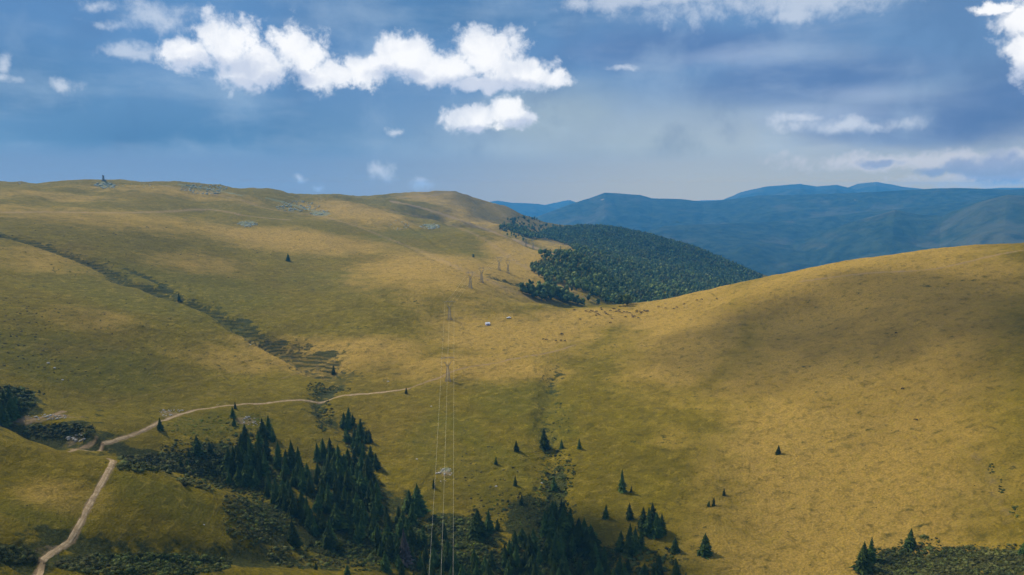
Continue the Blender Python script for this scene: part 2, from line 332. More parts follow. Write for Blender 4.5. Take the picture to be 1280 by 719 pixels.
def dist(poly, reach=60):
    """distance of every near-ground vertex to a ground polyline, and how far along it the foot lies"""
    out = np.full(XN.shape, 1e6); al = np.zeros(XN.shape); L = 0; tot = np.sum(np.hypot(*np.diff(poly, axis=0).T)) + 1e-6
    for a, b in zip(poly[:-1], poly[1:]):
        ab = b - a; l = math.hypot(*ab)
        if l < 1e-6: continue
        dm = (a + b) / 2; rr = reach + l / 2; dc = math.hypot(*dm); ac = math.atan2(*dm); wa = math.asin(min(1, rr / max(dc, rr + 1)))
        i0, i1 = np.searchsorted(azc, (ac - wa, ac + wa)); j0, j1 = np.searchsorted(dr[:JN + 1], (dc - rr, dc + rr)); m = (slice(i0, i1), slice(j0, j1))
        x, y = XN[m] - a[0], YN[m] - a[1]; t = np.clip((x * ab[0] + y * ab[1]) / l / l, 0, 1); d = np.hypot(x - t * ab[0], y - t * ab[1])
        c = d < out[m]; out[m] = np.where(c, d, out[m]); al[m] = np.where(c, (L + t * l) / tot, al[m]); L += l
    return out, al

# ------------------------------------------------------------------ gullies, streams, tracks
GULLY = line([(-10,293),(40,303),(95,320),(130,334),(165,352),(190,358),(220,372),(250,380),(285,398),(300,410),(330,424),(355,436),(380,455),(410,470),(428,476)])
GULLY2 = line([(160,335),(185,346),(205,355),(230,372)])
CREEK = line([(700,462),(690,476),(686,500),(682,520),(684,545),(686,565),(690,590),(694,615),(702,645),(718,680),(735,719),(745,770)])
CREEK2 = line([(428,478),(400,497),(405,515),(440,545),(455,570)])
RAV = line([(135,566),(170,566),(230,583),(300,604),(350,632),(410,672),(470,700),(530,719),(560,760)])
BANK = line([(-10,500),(15,518),(50,532),(90,543),(120,545)])
LGUL = line([(-10,700),(25,694),(42,692)]); LGUL2 = line([(105,698),(140,690),(200,690),(270,690),(330,694),(400,706)])
ROAD_A = line([(44,760),(48,719),(44,709),(60,692),(84,678),(100,656),(112,630),(125,606),(138,586),(143,578),(136,573)], 5)
ROAD_B = line([(84,563),(98,556),(130,551),(165,543),(190,533),(202,524),(235,513),(270,508),(310,504),(360,501),(400,497),(440,493),(480,489),(510,485)], 5)
TRACK_C = line([(510,485),(540,474),(565,464),(600,456),(640,448),(680,441),(720,430)], 6)
rough = sstep(DN, 150, 900)
Z = Zg[NEAR]
Z = Z + fbm(XN, YN, 170, 3, 1) * 5.0 * sstep(DN, 100, 500) * (0.4 + 0.6 * sstep(DN, 900, 2000))
Z = Z + fbm(XN, YN, 34, 3, 2) * 1.5 + fbm(XN, YN, 7.5, 3, 6) * 0.7
far2 = sstep(DN, 1100, 2200); Z = Z + far2 * (AN < azel(700, 300)[0]) * 0.0 + sstep(DN, 1000, 1700) * sstep(AN, azel(690, 300)[0], azel(640, 300)[0]) * np.sin((XN * .93 + YN * .36) / 34 + fbm(XN, YN, 260, 3, 71) * 5) * 3.2 + far2 * (fbm(XN, YN, 110, 4, 13) * 10 + np.abs(fbm(XN, YN, 60, 3, 23)) * -5)
fold = sstep(DN, 1280, 1700) * sstep(AN, azel(675, 300)[0], azel(735, 300)[0]); Z = Z - fold * 26 * (0.5 - np.abs(fbm(XN + YN * .4, YN, 420, 3, 61))) ** 1.0 + fold * 10
carved = {}
def carve(poly, wdt, dep, name, reach=80, fade=True, asym=0.0):
    global Z
    d, al = dist(poly, reach); d = d * (1 + 0.5 * fbm(XN, YN, 22, 3, 77))
    f = (np.sin(np.clip(al, 0.0, 1) * math.pi) ** 0.4 if fade else 1)
    Z = Z - dep * f * np.exp(-(d / wdt) ** 2); carved[name] = np.exp(-(d / (wdt * 1.15)) ** 2)
carve(GULLY, 11, 8.5, 'gully'); carve(GULLY2, 6, 3, 'gully2'); carve(CREEK, 9, 4.0, 'creek'); carve(CREEK2, 9, 4.5, 'creek2'); carve(RAV, 17, 5, 'rav')
carve(BANK, 13, 12, 'bank'); carve(line([(325,426),(360,436),(395,450),(425,468)]), 15, 6, 'gullyend'); carve(LGUL, 9, 4, 'lg'); carve(LGUL2, 8, 3.5, 'lg2')
RILLS = [line([(590,410),(640,402),(700,404)]), line([(500,303),(540,323),(590,343),(620,353)]), line([(612,346),(640,353),(655,358)]), line([(505,367),(520,380)]), line([(470,262),(500,275),(540,300),(570,320)])]
for k, q in enumerate(RILLS): carve(q, (5, 7, 12, 4, 8)[k], (0.6, 2.2, 4, 1.2, 2.5)[k], 'rill%d' % k)
tmask = sstep(np.maximum(carved['gully'], carved['gullyend']), 0.25, 0.7) * (XN < 0)
Z = Z - tmask * 0.6 * np.sin(Z * 2 * math.pi / 2.4 + fbm(XN, YN, 20, 2, 9) * 3)      # slumped terraces on the gully bank
# the road bench: level the cross-fall a little and cut its upper bank
for q in (ROAD_A, ROAD_B):
    d, _ = dist(q, 30); Z = Z - 0.7 * np.exp(-(d / 4.0) ** 2)
Zg = Zg.copy(); Zg[NEAR] = Z

# ------------------------------------------------------------------ ground cover, with some painted sun and shade, as attributes of the ground itself
def patch(lst, e0=1.25, e1=.6):
    m = np.zeros(XN.shape)
    for (u, v, ru, rv) in lst:
        p, _ = hit(u, v); a, dp = math.atan2(p[0], p[1]), math.hypot(p[0], p[1])
        q1, q2 = hit(u, v - rv)[0], hit(u, v + rv)[0]; rr = max(abs(math.hypot(*q1[:2]) - math.hypot(*q2[:2])) / 2, 4); rt = ru * depth(p) / F
        rr = min(rr, rt * 12)
        k = np.sqrt(((AN - a) * dp / rt) ** 2 + ((DN - dp) / rr) ** 2) + 0.35 * fbm(XN, YN, rt * 0.8, 3, 5)
        m = np.maximum(m, sstep(k, e0, e1))
    return m
def near(poly, wd, reach=None):
    d, _ = dist(poly, reach or wd * 3); return np.exp(-(d / wd) ** 2)
heath = np.maximum.reduce([carved['gullyend'] * 0.95, carved['gully'] * 1.1, carved['gully2'] * 0.8, carved['creek'] * 0.5, carved['creek2'] * 0.7, carved['rav'] * 0.5, carved['bank'] * 0.9, carved['lg'] * 0.95, carved['lg2'] * 0.9, carved['rill1'] * 0.4, carved['rill2'] * 0.8,
    patch([(392,452,34,11),(300,405,20,6),(350,430,18,6),(345,590,50,26),(430,610,50,50),(12,500,34,22),(80,535,46,10),(1190,709,110,20),(1110,704,30,20),(696,610,14,36),(480,650,60,50),(640,704,110,20),(560,670,60,30),(720,700,80,22),(690,650,22,30),(220,576,90,10),(280,570,50,20),(180,706,110,13),(20,694,40,10),(330,640,36,30),(420,670,50,34),(660,650,26,34)])])
green = patch([(520,292,40,8),(480,300,40,8),(600,318,30,6),(1240,610,18,30),(250,533,50,16),(300,525,50,14),(620,590,60,50),(560,560,60,60),(690,530,40,40),(1040,510,120,40),(950,560,90,50),(450,350,90,20),(420,690,120,20),(330,620,50,20),(100,450,120,40),(1210,620,30,50),(690,332,30,8),(200,370,140,40),(640,500,70,40),(60,640,60,30),(200,620,70,24)], 1.6, .2)  # first three patches paint the spur's near face darker, as shade
soil = np.maximum.reduce([near(ROAD_A, 1.7) * 0.95, near(ROAD_B, 2.2), near(TRACK_C, 2.0) * 0.9, near(line([(-5,531),(14,527),(40,524),(62,520),(80,514)]), 2.2) * 0.9, near(line([(92,562),(110,558),(118,552)]), 3) * 0.8,
    patch([(214,518,16,6),(60,690,18,8),(92,552,18,5),(60,521,40,3),(25,527,14,4),(556,592,12,5),(305,526,14,6)]) * 0.6])
track = np.maximum.reduce([near(line([(1212,566),(1232,588),(1246,620),(1262,650)]), 4) * 0.42, near(line([(490,252),(520,258),(560,270),(600,284),(640,299),(690,317),(720,322)]), 14) * 0.9, near(line([(500,247),(540,245),(560,242),(600,248),(640,262),(680,281)]), 16) * 0.7, near(line([(-10,266),(60,265),(130,266),(200,265),(262,262),(310,270),(360,275)]), 11) * .72, near(line([(190,230),(250,240),(300,250),(340,262),(420,275),(520,312),(600,346),(660,372)]), 14) * 0.6,  # second and third lines are ridge crests, painted pale as if sunlit
    near(line([(1290,311),(1240,320),(1190,332),(1150,338),(1080,342),(1000,352)]), 3.0) * 0.9, near(line([(360,470),(420,450),(300,490),(240,500)]), 2.0) * 0.5,
    near(line([(90,497),(140,502),(230,482),(300,462),(360,450)]), 2.0) * 0.5, near(line([(480,262),(540,275),(600,296),(650,330),(740,376)]), 12) * 0.6])
dry_sunlit = np.maximum(patch([(640,420,110,36),(760,395,110,12),(560,335,120,26),(600,268,60,22),(560,250,60,12),(690,300,60,16),(660,325,60,24),(680,340,60,22),(450,265,70,12),(850,380,90,12),(430,440,120,26),(600,460,120,20),(380,300,120,16),(960,480,80,16),(1080,335,170,14)], 1.7, .2), patch([(150,272,200,14),(60,325,70,20),(230,240,130,8),(60,245,90,8),(300,452,70,18),(80,620,60,24),(250,330,70,16),(120,400,60,16)], 1.9, .1) * 0.62)  # dry grass, plus sun on the ridge and spur painted in paler
rock = np.maximum(patch([(132,232,12,4),(310,280,12,4),(400,267,14,3),(538,283,10,3),(556,588,9,4)]), np.maximum(near(line([(225,231),(262,236),(300,244)]), 14), near(line([(335,248),(365,256),(400,266)]), 13))) * 0.8 
dark = patch([(1130,400,190,40),(1210,430,110,30),(940,385,90,20)]) * 0.6  # cloud shade on the right hill, painted into the grass colour
terr_attrs = dict(slump=tmask, heath=heath, green=green, soil=soil, track=track, dry_sunlit=dry_sunlit, rock=rock, brown=dark)  # brown carries the painted hill shade, not a ground cover

# ------------------------------------------------------------------ materials
def mat(name, rough=0.9, spec=0.15):
    m = bpy.data.materials.new(name); m.use_nodes = True; t = NT(m.node_tree)
    b = t.n['Principled BSDF']; b.inputs['Roughness'].default_value = rough; b.inputs['Specular IOR Level'].default_value = spec
    return m, t, b
def bump(t, b, h, strength, distance):
    n = t.new('ShaderNodeBump'); n.inputs['Strength'].default_value = strength; n.inputs['Distance'].default_value = distance
    t.put(n.inputs['Height'], h); t.l.new(n.outputs[0], b.inputs['Normal'])
def geo(t): return t.new('ShaderNodeNewGeometry').outputs['Position']

def grass_material():
    m, t, b = mat('alpine_grass', 0.95, 0.05); p = geo(t)
    n0 = t.noise(p, 0.006, 5, 0.6, 0.5); n1 = t.noise(p, 0.03, 6, 0.62, 0.4); n2 = t.noise(p, 0.16, 6, 0.65); n3 = t.noise(p, 0.9, 4, 0.65)
    mp = t.new('ShaderNodeMapping'); t.l.new(p, mp.inputs[0]); mp.inputs['Scale'].default_value = (0.09, 0.09, 0.6)
    ter = t.noise(mp.outputs[0], 1.0, 7, 0.68, 0.6)                       # cattle terraces follow the contours
    olive, straw, brown, gre = (0.128, 0.095, 0.004), (0.400, 0.250, 0.052), (0.110, 0.070, 0.013), (0.108, 0.096, 0.005)
    c = t.mix(t.ss(n1, 0.35, 0.68), olive, (0.166, 0.124, 0.004))
    c = t.mix(t.ss(t.m('ADD', t.attr('green'), t.m('MULTIPLY', t.m('SUBTRACT', n1, 0.5), 0.8)), 0.3, 0.9, 0, 0.75), c, gre)
    c = t.mix(t.ss(t.m('ADD', t.attr('dry_sunlit'), t.m('MULTIPLY', t.m('SUBTRACT', n1, 0.5), 1.0)), 0.2, 0.95, 0, 0.85), c, straw)  # straw for dry grass and for the painted sun on ridge and spur
    c = t.mix(t.ss(t.m('ADD', t.attr('brown'), t.m('MULTIPLY', t.m('SUBTRACT', n1, 0.5), 1.2)), 0.3, 1.0, 0, 0.7), c, brown)  # painted cloud shade of the right hill
    c = t.mix(t.ss(n0, 0.5, 0.7, 0, 0.45), c, (0.165, 0.106, 0.014))
    c = t.mix(t.ss(ter, 0.50, 0.66, 0, 0.38), c, (0.27, 0.19, 0.030))
    c = t.mix(t.ss(ter, 0.46, 0.30, 0, 0.6), c, (0.060, 0.048, 0.005))
    c = t.mix(t.ss(n2, 0.50, 0.70, 0, 0.55), c, (0.066, 0.057, 0.006))
    c = t.mix(t.ss(n2, 0.45, 0.28, 0, 0.6), c, (0.29, 0.205, 0.022))
    c = t.mix(t.ss(n3, 0.38, 0.62, 0.0, 0.38), c, (0.055, 0.048, 0.006))
    h = t.attr('heath'); pz_ = t.new('ShaderNodeSeparateXYZ'); t.l.new(p, pz_.inputs[0]); strp = t.ss(t.m('SINE', t.m('ADD', t.m('MULTIPLY', pz_.outputs[2], 2.6), t.m('MULTIPLY', n1, 16.0))), -0.5, 0.6, 0.6, 1.0); strp = t.m('SUBTRACT', 1.0, t.m('MULTIPLY', t.m('SUBTRACT', 1.0, strp), t.attr('slump')))
    hm = t.m('MULTIPLY', strp, t.ss(t.m('ADD', h, t.m('ADD', t.m('MULTIPLY', t.m('SUBTRACT', n2, 0.5), 2.4), t.m('MULTIPLY', t.m('SUBTRACT', n1, 0.5), 2.0))), 0.40, 0.80))
    c = t.mix(t.m('MULTIPLY', hm, 0.92), c, t.mix(t.ss(n3, 0.35, 0.65), (0.014, 0.022, 0.006), (0.050, 0.054, 0.012)))
    tr = t.ss(t.m('ADD', t.attr('track'), t.m('MULTIPLY', t.m('SUBTRACT', n2, 0.5), 1.2)), 0.3, 1.0, 0, 0.75)  # tracks, and the crest lines painted bright
    c = t.mix(tr, c, (0.29, 0.195, 0.10))
    rk = t.ss(t.m('ADD', t.attr('rock'), t.m('MULTIPLY', t.m('SUBTRACT', n2, 0.5), 1.6)), 0.45, 0.9, 0, 0.85)
    c = t.mix(rk, c, t.mix(n3, (0.10, 0.12, 0.07), (0.24, 0.27, 0.18)))
    so = t.ss(t.m('ADD', t.attr('soil'), t.m('MULTIPLY', t.m('SUBTRACT', n2, 0.5), 1.1)), 0.4, 0.85, 0, 0.9)
    c = t.mix(so, c, t.mix(n3, (0.19, 0.125, 0.065), (0.30, 0.21, 0.12)))
    t.put(b.inputs['Base Color'], c)
    hh = t.m('ADD', t.m('MULTIPLY', n2, 1.6), t.m('MULTIPLY', n3, 0.55)); hh = t.m('ADD', hh, t.m('MULTIPLY', ter, 1.2))
    bump(t, b, hh, 1.0, 1.6)
    return m
def mountain_material():
    m, t, b = mat('forested_mountain', 0.95, 0.05); p = geo(t)
    n1 = t.noise(p, 0.0012, 7, 0.6, 0.4); n2 = t.noise(p, 0.012, 6, 0.7); n3 = t.noise(p, 0.0035, 5, 0.6)
    c = t.mix(t.ss(n2, 0.35, 0.65), (0.006, 0.013, 0.007), (0.032, 0.044, 0.020))
    c = t.mix(t.ss(n1, 0.52, 0.62, 0, 0.7), c, (0.070, 0.066, 0.036)); c = t.mix(t.ss(n3, 0.42, 0.30, 0, 0.7), c, (0.004, 0.009, 0.006))
    c = t.mix(t.ss(n3, 0.72, 0.76, 0, 0.7), c, (0.34, 0.27, 0.20))
    t.put(b.inputs['Base Color'], c); bump(t, b, n2, 1.0, 18); return m
def simple(name, c1, c2, scale, rough=0.9, spec=0.1, bs=0.0, bd=0.05, rand=0.0, metal=0.0):
    m, t, b = mat(name, rough, spec); p = t.new('ShaderNodeTexCoord').outputs['Object']
    nz = t.noise(p, scale, 5, 0.6); c = t.mix(t.ss(nz, 0.35, 0.65), c1, c2)
    if rand:
        rr = t.new('ShaderNodeObjectInfo').outputs['Random']
        hs = t.new('ShaderNodeHueSaturation'); t.put(hs.inputs['Color'], c); t.put(hs.inputs['Value'], t.ss(rr, 0, 1, 1 - rand, 1 + rand)); t.put(hs.inputs['Hue'], t.ss(rr, 0, 1, 0.49, 0.515)); c = hs.outputs[0]
    t.put(b.inputs['Base Color'], c); b.inputs['Metallic'].default_value = metal
    if bs: bump(t, b, nz, bs, bd)
    return m
def road_material():
    m, t, b = mat('dry_dirt_road', 0.95, 0.05); p = geo(t); n1 = t.noise(p, 0.35, 5, 0.65); n2 = t.noise(p, 2.0, 4, 0.6)
    c = t.mix(t.ss(n1, 0.35, 0.65), (0.25, 0.17, 0.085), (0.40, 0.29, 0.165)); c = t.mix(t.ss(n2, 0.5, 0.7, 0, 0.5), c, (0.16, 0.11, 0.06))
    c = t.mix(t.ss(t.m('ADD', t.attr('strip'), t.m('MULTIPLY', t.m('SUBTRACT', n1, 0.5), 3.0)), 0.5, 1.1, 0, 0.55), c, (0.17, 0.125, 0.045))
    t.put(b.inputs['Base Color'], c); bump(t, b, t.m('ADD', n1, n2), 0.6, 0.25); return m
M = {
 'grass': grass_material(), 'mountain': mountain_material(),
 'road': road_material(),
 'spruce': simple('spruce_needles', (0.018, 0.036, 0.009), (0.070, 0.096, 0.020), 0.9, spec=0.05, rand=0.35),
 'deadspruce': simple('withered_spruce_needles', (0.05, 0.042, 0.035), (0.10, 0.085, 0.07), 0.9),
 'bark': simple('grey_brown_bark', (0.06, 0.045, 0.035), (0.12, 0.095, 0.075), 3.0, bs=0.5),
 'steel': simple('weathered_galvanised_steel', (0.14, 0.14, 0.14), (0.22, 0.22, 0.22), 2.0, rough=0.6, spec=0.4, metal=0.3),
 'wire': simple('bright_aluminium_conductor', (0.50, 0.45, 0.33), (0.60, 0.54, 0.40), 1.0, rough=0.45, spec=0.5, metal=0.2),
 'insul': simple('brown_insulator_glaze', (0.10, 0.05, 0.03), (0.14, 0.07, 0.04), 3.0, rough=0.3),
 'rock': simple('lichen_grey_rock', (0.16, 0.18, 0.14), (0.36, 0.38, 0.31), 0.8, bs=0.8, bd=0.3),
 'pale': simple('pale_limestone', (0.24, 0.22, 0.18), (0.40, 0.37, 0.31), 1.2, bs=0.8, bd=0.2),
 'darkhide': simple('dark_brown_hide', (0.012, 0.009, 0.008), (0.03, 0.02, 0.015), 1.5, rough=0.7),
 'redhide': simple('red_brown_hide', (0.06, 0.028, 0.016), (0.11, 0.05, 0.025), 1.5, rough=0.7),
 'white': simple('white_paint', (0.70, 0.71, 0.74), (0.78, 0.79, 0.80), 1.0, rough=0.3, spec=0.5),
 'tarp': simple('lilac_grey_canvas', (0.40, 0.38, 0.56), (0.50, 0.48, 0.66), 1.5, rough=0.8),
 'glass': simple('dark_window_glass', (0.015, 0.02, 0.025), (0.02, 0.026, 0.03), 1.0, rough=0.1, spec=0.6),
 'rubber': simple('black_rubber', (0.015, 0.015, 0.015), (0.025, 0.025, 0.025), 2.0),
 'stone': simple('grey_cut_stone', (0.14, 0.15, 0.17), (0.22, 0.23, 0.25), 1.0, bs=0.5),
}
def foliage(name, dk, lt, var=0.0):
    m, t, b = mat(name, 0.9, 0.08); p = geo(t)
    n1 = t.noise(p, 0.10, 3, 0.6); n2 = t.noise(p, 1.4, 3, 0.6); n0 = t.noise(p, 0.012, 4, 0.6)
    c = t.mix(t.ss(t.m('ADD', t.m('MULTIPLY', n1, 0.6), t.m('MULTIPLY', n2, 0.4)), 0.38, 0.62), dk, lt)
    if var: c = t.mix(t.ss(n0, 0.5, 0.66, 0, var), c, (0.10, 0.095, 0.03))
    hs = t.new('ShaderNodeHueSaturation'); tn = t.attr('tone'); t.put(hs.inputs['Value'], t.ss(tn, 0, 1, 0.55, 1.5)); t.put(hs.inputs['Hue'], t.ss(t.m('FRACT', t.m('MULTIPLY', tn, 7.3)), 0, 1, 0.475, 0.51)); t.put(hs.inputs['Color'], c)
    t.put(b.inputs['Base Color'], hs.outputs[0]); bump(t, b, n2, 0.8, 0.6); return m
M['wood'] = foliage('broadleaf_canopy', (0.022, 0.046, 0.013), (0.115, 0.150, 0.036), 0.5)
M['leaf'] = foliage('broadleaf_foliage', (0.026, 0.050, 0.014), (0.090, 0.120, 0.030))
M['shrub'] = foliage('low_juniper', (0.018, 0.030, 0.007), (0.072, 0.086, 0.018), 0.5)
M['tuft'] = foliage('coarse_tussock', (0.040, 0.040, 0.014), (0.085, 0.072, 0.026))

# ------------------------------------------------------------------ mesh helpers
def mesh(name, verts, faces, m, smooth=False):
    me = bpy.data.meshes.new(name); verts = np.asarray(verts, np.float32); faces = np.asarray(faces, np.int32)
    if faces.ndim == 2:
        k = faces.shape[1]; me.vertices.add(len(verts)); me.vertices.foreach_set('co', verts.ravel())
        me.loops.add(faces.size); me.loops.foreach_set('vertex_index', faces.ravel())
        me.polygons.add(len(faces)); me.polygons.foreach_set('loop_start', np.arange(0, faces.size, k, dtype=np.int32)); me.polygons.foreach_set('loop_total', np.full(len(faces), k, np.int32))
        me.update(calc_edges=True)
    if smooth: me.polygons.foreach_set('use_smooth', np.ones(len(me.polygons), bool))
    if m: me.materials.append(m)
    return me
def obj(name, me, parent=None, **props):
    o = bpy.data.objects.new(name, me); COL.objects.link(o)
    if parent: o.parent = parent
    for k, v in props.items(): o[k] = v
    return o
def grid_mesh(name, X, Y, Z, m, wrap=False):
    na, nd = X.shape; V = np.stack([X, Y, Z], -1).reshape(-1, 3)
    i, j = np.meshgrid(np.arange(na - 1), np.arange(nd - 1), indexing='ij'); a = (i * nd + j).ravel()
    Fc = np.stack([a, a + nd, a + nd + 1, a + 1], 1)[:, ::-1]
    return mesh(name, V, Fc, m, True)
class Tri:
    def __init__(s): s.v = []; s.f = []
    def add(s, V, Fc):
        o = len(s.v); s.v.extend([tuple(p) for p in V]); s.f.extend([tuple(i + o for i in q) for q in Fc])
    def box(s, c, sz, rz=0):
        x, y, z = sz[0] / 2, sz[1] / 2, sz[2] / 2; cr, sr = math.cos(rz), math.sin(rz)
        P_ = [(sx * x, sy * y, sz_ * z) for sz_ in (-1, 1) for sx, sy in ((-1, -1), (1, -1), (1, 1), (-1, 1))]
        s.add([(c[0] + p[0] * cr - p[1] * sr, c[1] + p[0] * sr + p[1] * cr, c[2] + p[2]) for p in P_], [(3, 2, 1, 0), (4, 5, 6, 7), (0, 1, 5, 4), (1, 2, 6, 5), (2, 3, 7, 6), (3, 0, 4, 7)])
    def rod(s, a, b, r, r2=None, k=4):
        a, b = Vector(a), Vector(b); d = (b - a).normalized(); u = d.orthogonal().normalized(); w_ = d.cross(u); r2 = r if r2 is None else r2
        V = [p + (u * math.cos(t) + w_ * math.sin(t)) * q for p, q in ((a, r), (b, r2)) for t in [2 * math.pi * i / k for i in range(k)]]
        s.add(V, [(i, (i + 1) % k, k + (i + 1) % k, k + i) for i in range(k)] + [tuple(range(k))[::-1], tuple(range(k, 2 * k))])
    def mesh(s, name, m, smooth=False):
        me = bpy.data.meshes.new(name); me.from_pydata(s.v, [], s.f); me.update()
        if smooth: me.polygons.foreach_set('use_smooth', np.ones(len(me.polygons), bool))
        me.materials.append(m); return me

# ------------------------------------------------------------------ ground and mountains
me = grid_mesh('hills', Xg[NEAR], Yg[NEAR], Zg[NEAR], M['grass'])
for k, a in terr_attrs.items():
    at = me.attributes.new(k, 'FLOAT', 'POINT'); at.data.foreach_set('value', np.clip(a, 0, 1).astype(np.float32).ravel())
obj('hills', me, kind='structure')
FARS = (slice(None), slice(JN, None))
obj('mountains', grid_mesh('mountains', Xg[FARS], Yg[FARS], Zg[FARS], M['mountain']), kind='structure')

# ------------------------------------------------------------------ dirt road: its own sheet laid on the ground
def ribbon(name, poly, wd):
    seg = np.hypot(*np.diff(poly, axis=0).T); L = np.concatenate([[0], np.cumsum(seg)]); keep = np.concatenate([[True], seg > 1e-3]); poly, L = poly[keep], L[keep]
    ss = np.arange(0, L[-1], 1.2); x, y = np.interp(ss, L, poly[:, 0]), np.interp(ss, L, poly[:, 1])
    k = np.hanning(25); k /= k.sum(); x = np.convolve(np.pad(x, 12, 'edge'), k, 'valid'); y = np.convolve(np.pad(y, 12, 'edge'), k, 'valid')
    tx, ty = np.gradient(x), np.gradient(y); l = np.hypot(tx, ty) + 1e-6; nx, ny = -ty / l, tx / l
    wl = wd * (1 + 0.6 * fbm(ss, ss * 0, 7, 4, 4)); wr = wd * (1 + 0.6 * fbm(ss, ss * 0 + 50, 7, 4, 4)); cols = []
    for c in np.linspace(-1, 1, 9):
        o = np.where(c < 0, c * wl, c * wr) / 2 ; X, Y = x + nx * o, y + ny * o
        rut = -0.05 * math.exp(-((abs(c) - 0.5) / 0.16) ** 2) + (0.10 if abs(c) < 0.95 else -0.12)
        cols.append(np.stack([X, Y, gz(X, Y) + rut + 0.08], -1))
    V = np.stack(cols, 1); X, Y, Zr = V[..., 0], V[..., 1], V[..., 2]; strip = np.repeat(np.exp(-(np.linspace(-1, 1, 9) / 0.22) ** 2)[None], len(X), 0) + 0.9 * np.repeat((np.abs(np.linspace(-1, 1, 9)) > .9)[None], len(X), 0)
    me = grid_mesh(name, X, Y, Zr, M['road']); me.flip_normals(); at = me.attributes.new('strip', 'FLOAT', 'POINT'); at.data.foreach_set('value', strip.astype(np.float32).ravel()); return obj(name, me, kind='structure')
ribbon('dirt_road', ROAD_A, 1.9); ribbon('dirt_road', ROAD_B, 1.9)

# ------------------------------------------------------------------ air: one even box of thin blue haze
def closed_box(name, x0, x1, y0, y1, z0, z1):
    t = Tri(); t.box(((x0 + x1) / 2, (y0 + y1) / 2, (z0 + z1) / 2), (x1 - x0, y1 - y0, z1 - z0)); return t.mesh(name, None) if False else t
hb = closed_box('haze', -13500, 13500, -13500, 13500, float(Zg.min()) - 2, 88.0)
hm = bpy.data.materials.new('blue_haze'); hm.use_nodes = True; hn = NT(hm.node_tree); hn.n.clear()
hv = hn.new('ShaderNodeVolumePrincipled'); hv.inputs['Color'].default_value = (0.10, 0.48, 1.0, 1); hv.inputs['Density'].default_value = 7.5e-5; hv.inputs['Anisotropy'].default_value = 0.1
ho = hn.new('ShaderNodeOutputMaterial'); hn.l.new(hv.outputs[0], ho.inputs['Volume'])
obj('haze', hb.mesh('haze', hm), kind='stuff')

# ------------------------------------------------------------------ spruces
def spruce_crown(seed, slim, name, m=None):
    r = random.Random(seed); t = Tri(); H = 1.0; Rb = 0.29 * slim; N = 24
    core = []                                        # ragged inner mass
    for k in range(9):
        h = 0.07 + 0.90 * k / 8; rad = Rb * 0.52 * (1 - k / 8) ** 0.9 + 0.004
        core.append([(rad * (1 + r.uniform(-.3, .3)) * math.cos(a), rad * (1 + r.uniform(-.3, .3)) * math.sin(a), h + r.uniform(-.015, .015)) for a in [2 * math.pi * i / 8 for i in range(8)]])
    V = [p for ring in core for p in ring]; t.add(V, [(k * 8 + i, k * 8 + (i + 1) % 8, (k + 1) * 8 + (i + 1) % 8, (k + 1) * 8 + i) for k in range(8) for i in range(8)])
    lop = r.uniform(0, 6.28); la = r.uniform(0, .18)
    for k in range(N):
        f = k / (N - 1); h = 0.06 + 0.93 * f ** 0.95; L = Rb * (1 - f ** 1.25) ** 0.95 * r.uniform(0.78, 1.18) + 0.012
        nb_ = 11 if f < .5 else 8; ph = r.uniform(0, 6.28)
        for i in range(nb_):
            a = ph + 2 * math.pi * i / nb_ + r.uniform(-.25, .25); l = L * r.uniform(0.65, 1.25) * (1 + la * math.cos(a - lop))
            if r.random() < 0.06: continue
            dx, dy = math.cos(a), math.sin(a); w_ = l * r.uniform(.28, .42) + 0.006; dz = -l * r.uniform(0.25, 0.6); up = 0.012
            h0 = h + r.uniform(-.012, .012)
            p0 = (0, 0, h0 + up); p1 = (dx * l * .55 - dy * w_, dy * l * .55 + dx * w_, h0 + dz * .45 - .004); p2 = (dx * l * .55 + dy * w_, dy * l * .55 - dx * w_, h0 + dz * .45 - .004)
            p3 = (dx * l, dy * l, h0 + dz * .8); pm = (dx * l * .6, dy * l * .6, h0 + dz * .35 + .012); pl = (dx * l * .62, dy * l * .62, h0 + dz * .5 - l * .30)
            t.add([p0, p1, p3, p2, pm, pl], [(0, 1, 4), (0, 4, 2), (1, 3, 4), (4, 3, 2), (0, 5, 3)])
    return t.mesh(name, m or M['spruce'])
def trunk_mesh(name, r0, h):
    t = Tri(); rings = []
    for k in range(6):
        f = k / 5; rad = r0 * (1 - 0.85 * f) * (1.35 if k == 0 else 1); z = -0.03 + (h + 0.03) * f; rings += [(rad * math.cos(a), rad * math.sin(a), z) for a in [2 * math.pi * i / 7 for i in range(7)]]
    t.add(rings, [(k * 7 + i, k * 7 + (i + 1) % 7, (k + 1) * 7 + (i + 1) % 7, (k + 1) * 7 + i) for k in range(5) for i in range(7)]); return t.mesh(name, M['bark'])
CROWNS = [spruce_crown(s, q, 'spruce_crown') for s, q in ((1, 1.0), (2, .85), (3, 1.15), (4, .75), (5, 1.0), (6, 1.3), (9, .9))]
DEADC = spruce_crown(21, .8, 'withered_crown', M['deadspruce'])
TRK = trunk_mesh('spruce_trunk', 0.018, 0.8)
CNT = {'spruce': 0}
def spruce(x, y, h, label, group=None, wide=None, dead=False):
    e = bpy.data.objects.new('spruce_tree', None); COL.objects.link(e); e.empty_display_size = 1
    e.location = (x, y, float(gz(x, y)) - 0.15); e['label'] = label; e['category'] = 'spruce tree'
    if group: e['group'] = group
    c = obj('crown', DEADC if dead else CROWNS[random.randrange(7)], e); k = obj('trunk', TRK, e)
    q = wide or random.uniform(.85, 1.2); c.scale = (h * q, h * q, h); k.scale = (h, h, h); c.rotation_euler.z = random.uniform(0, 6.28)
    e.rotation_euler = (random.uniform(-.025, .025), random.uniform(-.025, .025), 0); CNT['spruce'] += 1
    return e
